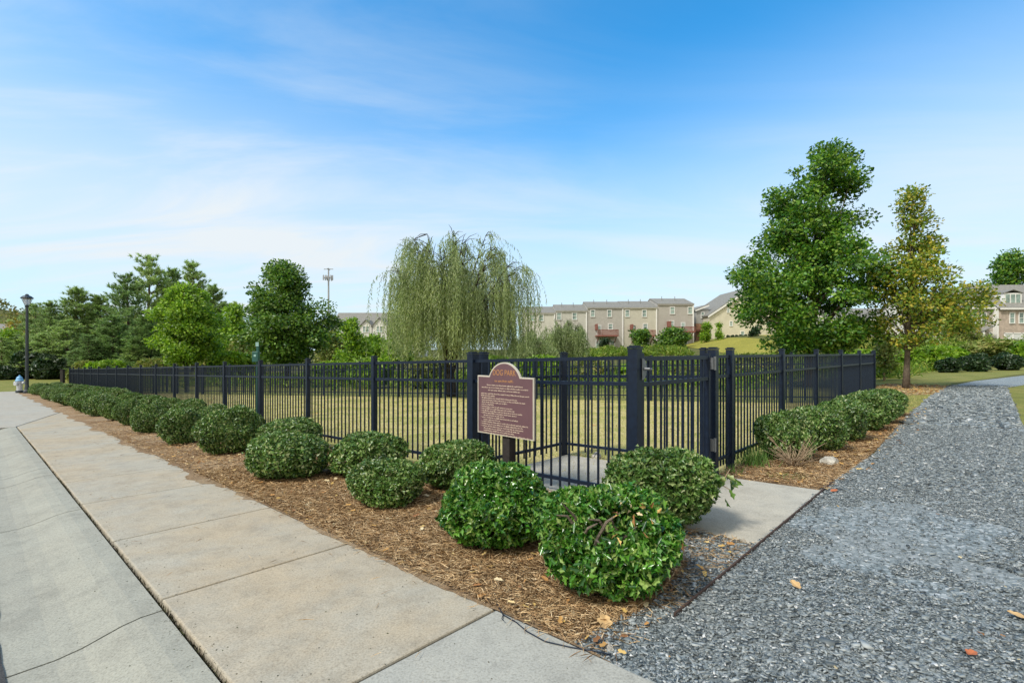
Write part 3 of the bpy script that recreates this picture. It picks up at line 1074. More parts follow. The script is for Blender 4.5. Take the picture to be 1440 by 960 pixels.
# low hedge along the right fence
GH = 'low holly hedge beside the gravel path'
hl = [(-.35, 3.25, .85, .62, 'near bush of the low path hedge with bare twigs below its leaves'),
      (-.44, 4.25, .95, .62, 'second bush of the low path hedge, dark underneath'),
      (-.52, 5.4, 1.05, .62, 'third bush of the low path hedge beside the gravel'),
      (-.56, 6.8, 1.1, .62, 'fourth bush of the low path hedge, merged with its neighbours'),
      (-.58, 8.1, 1.1, .62, 'fifth bush of the low path hedge'),
      (-.60, 9.5, 1.1, .62, 'farthest bush of the low path hedge next to the grass strip')]
for i, (s, t, w, h, lab) in enumerate(hl):
    place_bush(s, t, w, h, (i + 2) % 6, lab, GH)
tw = thing('bare_shrub', 'leafless pale twiggy shrub at the near end of the path hedge', 'shrub', W(-.56, 2.78))
mb = MB()
g = random.Random(21)
for i in range(46):
    a = g.uniform(0, 6.28); ln = g.uniform(.18, .42)
    p0 = Vector((g.uniform(-.04, .04), g.uniform(-.04, .04), 0))
    p2 = Vector((math.cos(a) * ln * .85, math.sin(a) * ln * .85, ln * g.uniform(.35, 1.05)))
    p1 = p0.lerp(p2, .5) + Vector((0, 0, g.uniform(0, .05)))
    mb.tube([p0, p1, p2], [.0055, .004, .002], 5)
    for j in range(2):
        q0 = p1.lerp(p2, g.uniform(.1, .7))
        mb.tube([q0, q0 + Vector((g.uniform(-.1, .1), g.uniform(-.1, .1), g.uniform(.0, .12)))], [.0025, .0012], 4)
mb.build('twigs', M['twig'], tw)

# ------------------------------------------------------------------ ground litter
def scatter(poly, n, g, s0, s1, t0, t1, bias=None):
    s = g.uniform(s0, s1, n); t = g.uniform(t0, t1, n)
    if bias is not None:
        k = g.random(n) < bias(s, t); s, t = s[k], t[k]
    k = in_poly(poly, s, t)
    return s[k], t[k]


def P3(s, t, dz):
    x, y = xy(s, t)
    return np.stack([x, y, -.0307 * s - .006 * t + dz], 1)


g = np.random.default_rng(11)
near = lambda s, t: np.clip(1.25 - (np.hypot(s + 2.25, t + 3.97) - 3) / 11, .0, 1)
# gravel chips
def chips(n, s0, s1, t0, t1, size, bias, seed, poly=None):
    g = np.random.default_rng(seed)
    s, t = scatter(path if poly is None else poly, n, g, s0, s1, t0, t1, bias)
    n = len(s)
    P = P3(s, t, .002)
    a = g.uniform(0, 6.28, n)
    tilt = g.normal(0, .22, (n, 2))
    N = norm(np.stack([tilt[:, 0], tilt[:, 1], np.ones(n)], 1))
    A = np.stack([np.cos(a), np.sin(a), np.zeros(n)], 1)
    A = norm(A - N * (A * N).sum(1, keepdims=True)); B = np.cross(N, A)
    k = 5
    ang = np.sort(g.uniform(0, 6.28, (n, k)) * .45 + np.arange(k) * 6.28 / k * .8, axis=1)
    rl = size * g.lognormal(0, .42, n); asp = g.uniform(.4, .85, n)
    th = rl * g.uniform(.18, .4, n)
    top = P[:, None] + (np.cos(ang) * rl[:, None])[..., None] * A[:, None] + (np.sin(ang) * (rl * asp)[:, None])[..., None] * B[:, None]
    lift = (th + g.uniform(0, .010, n))[:, None, None] * N[:, None]
    bot = top + (lift - th[:, None, None] * N[:, None])
    top = top + lift
    v = np.concatenate([top, bot], 1).reshape(-1, 3)
    off = np.arange(n)[:, None] * (2 * k)
    polys = [np.arange(k)[None] + off]
    side = np.concatenate([np.array([[i, i + k, (i + 1) % k + k, (i + 1) % k]]) + off for i in range(k)])
    polys.append(side)
    return v, polys


patch = lambda s, t: np.where((((s + 1.75) / .62) ** 2 + ((t - .75) / 1.0) ** 2 + .35 * np.sin(s * 9 + t * 5) + .3 * np.sin(t * 11 - s * 4)) < 1, .16, 1.0)
spill = [(-1.06, -2.04), (-1.06, -.2), (-.50, -.2), (-.66, -.62), (-.86, -.85), (-.93, -1.5), (-.84, -2.04)]
parts = [chips(135000, -5, -1.05, -2.06, 2.4, .0076, patch, 1), chips(15000, -1.06, -.5, -2.04, -.2, .0085, lambda s, t: .75 - .5 * (np.sin(s * 17) * np.sin(t * 13) > .2), 4, spill),
         chips(60000, -4, -.95, 2.4, 8, .0105, lambda s, t: .9 + 0 * s, 2),
         chips(12000, -3, -.9, 8, 24, .026, lambda s, t: .9 + 0 * s, 3)]
v, p = join_geo(parts)
tag(link('gravel_chips', np_mesh('gravel_chips', v, p), M['chip']), 'loose blue grey slate chips covering the path', 'gravel', kind='stuff')

SPILL = spill
# pine needles
def needles(poly, n, s0, s1, t0, t1, seed, wmul=1.0, bias=near):
    g = np.random.default_rng(seed)
    s, t = scatter(poly, n, g, s0, s1, t0, t1, bias)
    kk = ~(in_poly(SPILL, s, t) & (g.random(len(s)) < .8)); s, t = s[kk], t[kk]
    n = len(s)
    P = P3(s, t, .001); P[:, 2] += g.random(n) * .022
    a = g.uniform(0, 6.28, n)
    A = np.stack([np.cos(a), np.sin(a), g.normal(0, .15, n)], 1)
    N = np.stack([g.normal(0, .5, n), g.normal(0, .5, n), np.ones(n)], 1)
    return leaves(P, A, N, g.uniform(.03, .095, n), .0025 * wmul * g.uniform(.7, 1.3, n), T_QUAD)


parts = [needles(bed1, 105000, -1.05, 5, -2.03, .02, 5), needles(bed1, 34000, 3, 16, -2.03, .02, 6, 1.6),
         needles(bed2, 30000, -1.12, 0, 1.78, 11, 8, 1.3, None)]
v, p = join_geo(parts)
tag(link('pine_needles', np_mesh('pine_needles', v, p), M['needle']), 'fallen brown pine needles covering the beds under the shrubs', 'pine straw', kind='stuff')


def flat_leaves(poly, n, s0, s1, t0, t1, seed, size, bias=None, lift=.03):
    g = np.random.default_rng(seed)
    s, t = scatter(poly, n, g, s0, s1, t0, t1, bias)
    n = len(s)
    P = P3(s, t, .006); P[:, 2] += g.random(n) * lift
    a = g.uniform(0, 6.28, n)
    A = np.stack([np.cos(a), np.sin(a), g.normal(0, .2, n)], 1)
    N = np.stack([g.normal(0, .35, n), g.normal(0, .35, n), np.ones(n)], 1)
    ln = size * g.uniform(.5, 1.2, n)
    return leaves(P, A, N, ln, ln * g.uniform(.35, .65, n), T_MAPLE)


litt = [(-1.05, 17.5), (-1.1, 23.5), (1.0, 24.5), (1.6, 20), (.6, 16)]
edge = [(-1.4, 3), (-1.4, 12), (-.9, 12), (-.8, 3)]
parts = [flat_leaves(bed1, 1100, -1.05, 9, -2.06, .02, 12, .055, near), flat_leaves(bed2, 500, -1.12, 0, 1.74, 9.6, 13, .055),
         flat_leaves(litt, 1500, -1.2, 1.7, 15, 25, 14, .11), flat_leaves(edge, 190, -1.4, -.8, 3, 12, 15, .06),
         flat_leaves(path, 110, -5, -1, -2, 20, 16, .030), flat_leaves(lawn_poly, 900, 0, 37, 0, 12.7, 17, .07)]
v, p = join_geo(parts)
tag(link('leaf_litter', np_mesh('leaf_litter', v, p), M['litter']), 'small dry tan and orange leaves scattered over beds and grass', 'leaf litter', kind='stuff')

# grass blades on the lawn and verge
def blades(poly, n, s0, s1, t0, t1, seed, hgt, wid, bias=None):
    g = np.random.default_rng(seed)
    s, t = scatter(poly, n, g, s0, s1, t0, t1, bias)
    n = len(s)
    P = P3(s, t, -.012)
    A = np.stack([g.normal(0, .45, n), g.normal(0, .45, n), np.ones(n)], 1)
    a = g.uniform(0, 6.28, n)
    N = np.stack([np.cos(a), np.sin(a), np.zeros(n)], 1)
    return leaves(P, A, N, hgt * g.uniform(.5, 1.3, n), wid * g.uniform(.7, 1.3, n), T_BLADE)


vp = [(-1.0, 10.3), (-.95, 17), (-1.1, 23), (3, 23), (.3, 14), (-.05, 10.3)]
parts = [blades(lawn_poly, 150000, 0, 37, 0, 12.7, 21, .05, .009, lambda s, t: np.clip(1.2 - (s + t) / 34, .15, 1)),
         blades(vp, 14000, -1.2, 3, 9, 23, 22, .05, .010)]
v, p = join_geo(parts)
tag(link('lawn_grass', np_mesh('lawn_grass', v, p), M['grass']), 'short dormant yellow green grass of the dog park lawn', 'grass', kind='stuff')
# green tufts by the hinge post, along the joint and in the pad corner
gp = []
gg = np.random.default_rng(31)
for (s, t, n, hh, rad) in ((-.16, 2.55, 150, .26, .16), (-.10, 2.95, 110, .22, .14), (-.12, 2.0, 40, .12, .08), (-.72, 2.25, 120, .03, .14), (-.55, 2.15, 90, .03, .12)):
    a = gg.normal(0, rad * .6, (n, 2))
    P = P3(s + a[:, 0], t + a[:, 1], 0)
    A = np.stack([gg.normal(0, .35, n), gg.normal(0, .35, n), np.ones(n)], 1)
    b_ = gg.uniform(0, 6.28, n)
    gp.append(leaves(P, A, np.stack([np.cos(b_), np.sin(b_), np.zeros(n)], 1), hh * gg.uniform(.5, 1.2, n), .009, T_BLADE))
n = 2600
s = gg.uniform(-1, 13, n); s = s[gg.random(n) < .35 + .6 * (np.sin(s * 2.1) * np.sin(s * .77) > .1)]; n = len(s)
P = P3(s, -3.25 + gg.normal(0, .009, n), -.018)
A = np.stack([gg.normal(0, .5, n), gg.normal(0, .5, n), np.ones(n)], 1); b_ = gg.uniform(0, 6.28, n)
sv, sp2 = leaves(P, A, np.stack([np.cos(b_), np.sin(b_), np.zeros(n)], 1), .036 * gg.uniform(.4, 1.2, n), .007, T_BLADE)
v, p = join_geo(gp)
tag(link('grass_tufts', np_mesh('grass_tufts', v, p), M['green_grass']), 'fresh green grass tufts at the foot of the fence by the gate', 'grass', kind='stuff')
M['moss'] = m_island('joint_moss', ((0, (.02, .017, .012)), (.6, (.05, .045, .02)), (1, (.07, .085, .03))), .9)
tag(link('joint_weeds', np_mesh('joint_weeds', sv, sp2), M['moss']), 'dark moss and dead weeds filling the kerb joint', 'weeds', kind='stuff')

# single fallen leaves lying on the gravel and pad
def fallen(s, t, size, mat_, lab, rz, curl=.25):
    k = 7
    vs = []; fs = []
    for i in range(k):
        f = i / (k - 1)
        w = .42 * math.sin(math.pi * min(.97, f * .85 + .1)) * (1 + .25 * math.cos(f * 15))
        zc = curl * .5 * f * f
        vs += [((f - .5) * size, -w * size, (zc + curl * .55 * w) * size + .012), ((f - .5) * size, 0, zc * size + .010), ((f - .5) * size, w * size, (zc + curl * .75 * w) * size + .012)]
    for i in range(k - 1):
        a = i * 3
        fs += [(a, a + 3, a + 4, a + 1), (a + 1, a + 4, a + 5, a + 2)]
    n0 = len(vs)
    me = bpy.data.meshes.new('fallen_leaf'); me.from_pydata(vs, [], fs); me.update()
    o_ = link('fallen_leaf', me, mat_); o_.location = W(s, t, .008); o_.rotation_euler = (random.uniform(-.2, .2), random.uniform(-.2, .2), rz)
    md = o_.modifiers.new('thick', 'SOLIDIFY'); md.thickness = .0012
    return tag(o_, lab, 'leaf', 'single leaves lying on the gravel')


fallen(-2.20, -1.00, .048, M['orange'], 'curled orange leaf lying alone on the gravel, nearest the camera', .4, .5)
fallen(-2.36, -.42, .075, M['tanleaf'], 'tan leaf lying on gravel at the right edge of view', 2.4)
fallen(-1.17, 1.74, .07, M['orange'], 'brown orange leaf on the gravel at the pad corner', .2)
fallen(-1.45, -.75, .06, M['tanleaf'], 'pale crumpled leaf on the gravel beside the edging', 2.0, .5)
fallen(-.86, -1.82, .085, M['tanleaf'], 'yellow leaf lying on straw in front of the gappy holly', 1.4, .4)

# rock by the hedge
rk = []
g = np.random.default_rng(5)
def rock(s, t, size, lab, seed):
    import bmesh
    bm = bmesh.new(); bmesh.ops.create_icosphere(bm, subdivisions=3, radius=1)
    d = np.array([v.co[:] for v in bm.verts]); k = lump(d, seed, .25) * (1 + .08 * np.sin(d @ np.array((9, 7, 8.))))
    for v, kk, dd in zip(bm.verts, k, d):
        v.co = Vector((dd[0] * size * 1.25 * kk, dd[1] * size * .9 * kk, max(-.2, dd[2]) * size * .85 * kk))
    me = bpy.data.meshes.new('rock'); bm.to_mesh(me); bm.free()
    o_ = link('rock', me, M['rock']); o_.location = W(s, t, .01); o_.rotation_euler = (0, 0, seed)
    return tag(o_, lab, 'rock')
rock(-.84, 3.22, .085, 'pale speckled rock lying among dry leaves by the path hedge', 3)
rock(1.62, 1.84, .07, 'grey stone at the inner edge of the concrete pad behind the pen', 5)
rock(-.99, -1.98, .022, 'small white stone at the corner where straw meets gravel', 8)

g = np.random.default_rng(91)
fr = []
s_ = -1.0
vs = []; fs = []
k = 0
while s_ < 38:
    w_ = max(0.0, .035 + .05 * math.sin(s_ * 1.7) + .04 * math.sin(s_ * 4.3 + 1) + random.uniform(-.02, .03)) * (.35 if s_ < 3 else 1.2)
    vs += [W(s_, -2.062, .0165)[:], W(s_, -2.07 - w_, .0145)[:]]
    if k: fs.append((2 * k - 2, 2 * k - 1, 2 * k + 1, 2 * k))
    k += 1; s_ += .07 if s_ < 14 else .2
me = bpy.data.meshes.new('soil_fringe'); me.from_pydata(vs, [], fs); me.update()
o = link('soil_fringe', me, M['straw']); tag(o, kind='structure')
sw = [(-1.0, -3.2), (-1.0, -2.05), (14, -2.05), (14, -3.2)]
parts = [needles(sw, 2600, -1, 12, -2.2, -2.05, 92, 1.0, lambda s, t: np.clip((t + 2.2) / .15, 0, 1) ** 3), needles(sw, 70, -1, 12, -3.2, -2.05, 93, .8, None)]
for v_, p_ in parts: v_[:, 2] = v_[:, 2] * 1.0 + .014
v, p = join_geo(parts)
tag(link('stray_needles', np_mesh('stray_needles', v, p), M['needle']), 'stray pine needles blown onto the sidewalk edge', 'pine straw', kind='stuff')
s = g.uniform(-3, 13, 1500); t = np.where(g.random(1500) < .6, -3.25 + g.normal(0, .06, 1500), g.uniform(-3.8, -2.1, 1500))
zk = np.interp(t, [-3.84, -3.70, -3.60, -3.52, -3.44, -3.36, -3.26, -3.2, -2], [-.08, -.074, -.058, -.034, -.010, .004, .006, .013, .013])
P = P3(s, t, 0); P[:, 2] += zk
a = g.uniform(0, 6.28, 1500)
v, p = leaves(P, np.stack([np.cos(a), np.sin(a), 0 * a], 1), np.stack([0 * a, 0 * a, 1 + 0 * a], 1) + g.normal(0, .2, (1500, 3)), g.uniform(.004, .014, 1500), .007, T_SIMPLE)
tag(link('pavement_grit', np_mesh('pavement_grit', v, p), M['moss']), 'dark grit and crumbs lying on the sidewalk and kerb', 'grit', kind='stuff')

# thin black wire on the sidewalk edge
mb = MB()
pw = [(-.30, -2.02), (-.42, -2.09), (-.52, -2.10), (-.62, -2.13), (-.74, -2.14), (-.86, -2.10), (-.97, -2.05), (-1.03, -2.03)]
mb.tube([W(s, t, .017) for s, t in pw], .0028, 6)
mb.tube([W(-.42, -2.09, .017), W(-.45, -2.13, .022), W(-.48, -2.15, .03)], .0022, 6)
tag(mb.build('wire', M['steel'], smooth=True), 'thin dark wire trailing across the corner of the grey sidewalk slab', 'wire')

# ------------------------------------------------------------------ trees
def crown_mesh(env, nclump, per, leaf, cr, T, seed, shell=.5, width=.75, holes=.0, droop=0.0, upward=.35, lobes=0, pull=.36, inset=.8):
    """env: list of (z, cx, cy, r): a stack of rings; clumps of leaves fill it, denser outward"""
    g = np.random.default_rng(seed)
    env = np.array(env, float)
    zs = g.uniform(env[0, 0], env[-1, 0], nclump * 4)
    rr = np.interp(zs, env[:, 0], env[:, 3])
    k = g.random(len(zs)) < (rr / env[:, 3].max()) ** 1.3 + .06
    zs = zs[k][:nclump]; rr = rr[k][:nclump]
    n = len(zs)
    cx = np.interp(zs, env[:, 0], env[:, 1]); cy = np.interp(zs, env[:, 0], env[:, 2])
    th = g.uniform(0, 2 * np.pi, n)
    q = g.random(n) ** shell
    bumpy = 1 + .16 * np.sin(th * 3 + zs * 2.1 + seed) + .10 * np.sin(th * 5 - zs * 3.3)
    rad = np.maximum(rr * bumpy - cr * inset, .05) * q
    C = np.stack([cx + np.cos(th) * rad, cy + np.sin(th) * rad, zs], 1)
    if lobes:
        # gather the clumps round a few boughs so that gaps open between them
        B = C[:lobes]
        near_ = ((C[:, None] - B[None]) ** 2).sum(2).argmin(1)
        C = C + (B[near_] - C) * pull
        rr_ = np.interp(C[:, 2], env[:, 0], env[:, 3])
    # leaves round each clump centre
    crs = cr * g.uniform(.55, 1.25, n)
    cnt = np.maximum(4, (per * (crs / cr) ** 2).astype(int))
    ci = np.repeat(np.arange(n), cnt)
    m = len(ci)
    d = rdir(m, g)
    d[:, 2] *= .62
    P = C[ci] + d * (crs[ci] * g.random(m) ** .45)[:, None]
    out = norm(C[ci] - np.stack([np.interp(P[:, 2], env[:, 0], env[:, 1]), np.interp(P[:, 2], env[:, 0], env[:, 2]), P[:, 2] - .6 * cr], 1))
    A = norm(d * .6 + rdir(m, g) * .7 + out * .3 + np.array((0, 0, -droop)))
    N = norm(out * .45 + rdir(m, g) * .55 + np.array((0, 0, upward)) + d * .95)
    ln = leaf * g.uniform(.65, 1.25, m)
    v, p = leaves(P, A, N, ln, ln * width * g.uniform(.8, 1.15, m), T)
    return np_mesh('crown', v, p), C


def limbs_mb(C, base_r, top, seed, nlimb=26, lean=(0, 0), start=.22, bend=.15):
    """trunk to height top, with limbs running to clump centres C (local coordinates)"""
    g = random.Random(seed)
    mb = MB()
    n = 9
    tp = []
    for i in range(n):
        f = i / (n - 1)
        tp.append(Vector((lean[0] * f + g.uniform(-1, 1) * bend * f * .5, lean[1] * f + g.uniform(-1, 1) * bend * f * .5, -.12 + (top + .12) * f)))
    rad = [base_r * (1.35 if i == 0 else 1) * (1 - .88 * (i / (n - 1)) ** 1.1) + .008 for i in range(n)]
    mb.tube(tp, rad, 10)
    idx_ = list(range(len(C))); g.shuffle(idx_)
    for i in idx_[:nlimb]:
        c = Vector(C[i])
        f = min(.93, max(start, (c.z / top) * g.uniform(.45, .8)))
        k = f * (n - 1); a = int(k)
        p0 = tp[a].lerp(tp[min(a + 1, n - 1)], k - a)
        r0 = base_r * (1 - .85 * f) * .45 + .006
        p1 = p0.lerp(c, .5) + Vector((g.uniform(-.2, .2), g.uniform(-.2, .2), g.uniform(-.1, .35))) * (c - p0).length * .35
        mb.tube([p0, p0.lerp(p1, .5) + Vector((0, 0, .03)), p1, c], [r0, r0 * .75, r0 * .5, .006], 6)
    return mb


def tree(name, label, cat, loc, env, nclump, per, leaf, cr, T, lmat, bmat, base_r, top, seed, group=None, nlimb=26, lean=(0, 0), **kw):
    root = thing(name, label, cat, loc, 0, group)
    me_, C = crown_mesh(env, nclump, per, leaf, cr, T, seed, **kw)
    limbs_mb(C, base_r, top, seed, nlimb, lean).build('trunk', bmat, root, smooth=True)
    link('crown', me_, lmat, root)
    return root


def env_px(rows_, depth, cx0, z0, sy=1.0):
    """photo outline rows (y, xl, xr) of a crown at a distance -> rings in local coordinates"""
    e = []
    for (y, xl, xr) in rows_:
        z_ = az(y, depth) - z0
        e.append((z_, ax((xl + xr) / 2, depth) - cx0, 0, (xr - xl) / 2 * depth / 713 / math.hypot(1, (xl + xr - 1440) / 1426)))
    return sorted(e)


def gnd(x, y):
    return float(H(x, y))


def tree_px(name, label, cat, px, depth, rows_, nclump, per, leaf, cr, T, lmat, bmat, base_r, seed, group=None, topf=.9, **kw):
    x = ax(px, depth); z0 = gnd(x, depth)
    env = env_px(rows_, depth, x, z0)
    lean = (np.interp(env[-1][0] * topf, [e[0] for e in env], [e[1] for e in env]), 0)
    return tree(name, label, cat, (x, depth, z0), env, nclump, per, leaf, cr, T, lmat, bmat, base_r, env[-1][0] * topf, seed, group, lean=lean, **kw)


# the big maple and the turning one
tree_px('maple_tree', 'tall full dark green maple standing behind the right fence', 'tree', 1137, 22,
        [(500, 1098, 1180), (478, 1056, 1212), (450, 1018, 1236), (420, 1008, 1240), (390, 1018, 1240), (360, 1052, 1230), (320, 1064, 1228), (285, 1075, 1226), (250, 1092, 1216), (228, 1110, 1206), (210, 1138, 1176)],
        270, 225, .135, .70, T_MAPLE, M['maple'], M['bark'], .17, 101, shell=.40, upward=.4, nlimb=60, lobes=95, pull=.30, inset=.40)
tree_px('maple_tree', 'smaller maple turning yellow with a bare wispy top, in leaf litter by the path', 'tree', 1274, 19.8,
        [(484, 1225, 1325), (464, 1200, 1388), (440, 1202, 1404), (415, 1206, 1388), (390, 1214, 1362), (365, 1228, 1344), (340, 1243, 1330), (310, 1250, 1318), (285, 1262, 1304), (268, 1278, 1292)],
        190, 100, .112, .55, T_MAPLE, M['fall'], M['bark'], .105, 103, shell=.55, upward=.3, nlimb=70, lobes=70, pull=.3, inset=.6)
tree_px('maple_tree', 'rounded dark green maple left of the radio mast', 'tree', 404, 31,
        [(505, 368, 448), (488, 340, 474), (465, 334, 480), (445, 336, 472), (425, 346, 456), (405, 358, 446), (388, 368, 438), (371, 384, 412)],
        170, 220, .165, .85, T_MAPLE, M['mapledark'], M['barkdark'], .16, 105, shell=.42, nlimb=30, lobes=60, pull=.34, inset=.5)
tree_px('round_tree', 'round lime green tree in front of the pines', 'tree', 262, 37,
        [(512, 235, 290), (500, 210, 312), (475, 200, 322), (450, 202, 320), (430, 212, 312), (415, 228, 296), (405, 246, 276)],
        140, 240, .17, .85, T_MAPLE, M['lime'], M['barkdark'], .16, 107, shell=.42, nlimb=20, lobes=34)
tree_px('small_tree', 'small bright green tree in front of the pale gabled building', 'tree', 494, 44,
        [(508, 470, 520), (490, 468, 522), (470, 474, 514), (455, 482, 506), (447, 490, 500)], 70, 70, .22, .7, T_MAPLE, M['lime'], M['barkdark'], .09, 109, nlimb=14)
tree_px('small_tree', 'low yellow green tree beside the trunk of the willow', 'tree', 566, 30,
        [(510, 535, 600), (490, 530, 602), (470, 540, 590), (455, 555, 575)], 60, 60, .18, .6, T_MAPLE, M['lime'], M['barkdark'], .08, 110, nlimb=12)
# trees near the far houses
GT = 'small trees by the distant houses'
for (nm, lab, px, dep, rws, lm, nc, per, lf, cr_, sd_) in (
    ('small_tree', 'dark spreading tree covering the deck of the cream townhouse', 902, 84, [(489, 888, 916), (478, 884, 919), (468, 886, 917), (462, 893, 908)], 'mapledark', 55, 60, .35, .9, 121),
    ('small_tree', 'wide dark green tree under the deck of the end townhouse', 945, 82, [(491, 922, 966), (480, 918, 973), (468, 924, 970), (460, 940, 962)], 'mapledark', 75, 60, .35, .9, 123),
    ('small_tree', 'small dark conical tree below the red deck', 849, 88, [(495, 843, 857), (482, 842, 858), (475, 845, 856)], 'darkshrub', 24, 60, .3, .7, 125),
    ('small_tree', 'slim bright sapling on the far lawn before the cream gable house', 1011, 86, [(477, 1006, 1018), (468, 1005, 1018), (456, 1009, 1013)], 'lime', 16, 50, .3, .6, 127),
    ('small_tree', 'yellow green bush tree at the brick corner of the gable house', 993, 88, [(479, 984, 1002), (466, 984, 1001), (455, 989, 998)], 'lime', 26, 60, .32, .7, 129),
    ('small_tree', 'dark evergreen by the green bins under the big maple', 1062, 80, [(482, 1052, 1074), (470, 1053, 1072), (460, 1058, 1068)], 'darkshrub', 24, 60, .3, .7, 131),
    ('small_tree', 'brownish green tree in front of the brick house', 1352, 62, [(487, 1330, 1374), (475, 1318, 1388), (462, 1324, 1384), (448, 1335, 1370), (440, 1346, 1360)], 'scrub', 60, 80, .28, .9, 133),
    ('oak_tree', 'tall green oak rising behind the brick house roof', 1412, 110, [(412, 1392, 1440), (395, 1384, 1452), (378, 1382, 1462), (366, 1392, 1452), (357, 1410, 1436)], 'maple', 85, 90, .5, 1.7, 135),
    ('oak_tree', 'low green tree peeping over the roof left of the oak', 1330, 115, [(440, 1300, 1352), (425, 1298, 1362), (412, 1318, 1352), (407, 1330, 1342)], 'scrub', 40, 70, .5, 1.6, 137)):
    tree_px(nm, lab, 'tree', px, dep, rws, nc, per, lf, cr_, T_MAPLE, M[lm], M['barkdark'], .12, sd_, GT, nlimb=10)
GS = 'scrubby saplings behind the right fence'
for (lab, px, dep, rws, sd_) in (
    ('sparse olive sapling left of the big maple trunk', 1100, 34, [(500, 1080, 1122), (480, 1078, 1124), (462, 1086, 1116), (450, 1096, 1108)], 141),
    ('sparse olive sapling between the two maples', 1182, 33, [(500, 1160, 1204), (478, 1158, 1208), (458, 1170, 1200), (446, 1180, 1192)], 143),
    ('thin brown stemmed sapling just right of the fence corner', 1243, 26, [(520, 1232, 1256), (495, 1228, 1260), (475, 1234, 1256)], 145),
    ('olive sapling at the left foot of the big maple', 1150, 36, [(505, 1130, 1172), (488, 1130, 1172), (472, 1140, 1162)], 147)):
    tree_px('sapling', lab, 'tree', px, dep, rws, 40, 34, .15, .6, T_MAPLE, M['scrub'], M['twig'], .045, sd_, GS, nlimb=26)


GFT = 'loose light green trees filling the belt behind the fence'
for (lab, px, dep, rws, lm, sd_) in (
    ('loose light green tree filling the gap between the lime tree and the dark maple', 330, 46, [(512, 300, 360), (490, 294, 366), (465, 298, 360), (445, 308, 350), (432, 320, 340)], 'lime', 171),
    ('loose olive tree behind the fence between the pines and the lime tree', 190, 58, [(512, 160, 222), (480, 156, 226), (455, 164, 216), (440, 180, 204)], 'scrub', 173),
    ('loose olive tree among the pines right of the black post', 128, 58, [(515, 98, 158), (485, 94, 162), (458, 102, 152), (440, 116, 140)], 'scrub', 175),
    ('loose light green tree right behind the lamp post', 62, 60, [(520, 34, 92), (490, 30, 94), (465, 38, 86), (448, 52, 74)], 'scrub', 177),
    ('loose light green tree at the left edge behind the hydrant', 12, 60, [(520, -20, 44), (500, -22, 46), (480, -14, 40), (466, 2, 28)], 'lime', 179),
    ('low light green tree hiding the foot of the pale gabled building', 528, 52, [(510, 498, 558), (495, 496, 560), (482, 504, 552), (474, 516, 540)], 'lime', 181),
    ('low olive tree right of the dark maple', 468, 48, [(512, 440, 492), (495, 438, 494), (480, 446, 486), (470, 458, 476)], 'scrub', 183)):
    tree_px('small_tree', lab, 'tree', px, dep, rws, 80, 80, .24, .9, T_MAPLE, M[lm], M['barkdark'], .10, sd_, GFT, nlimb=12)


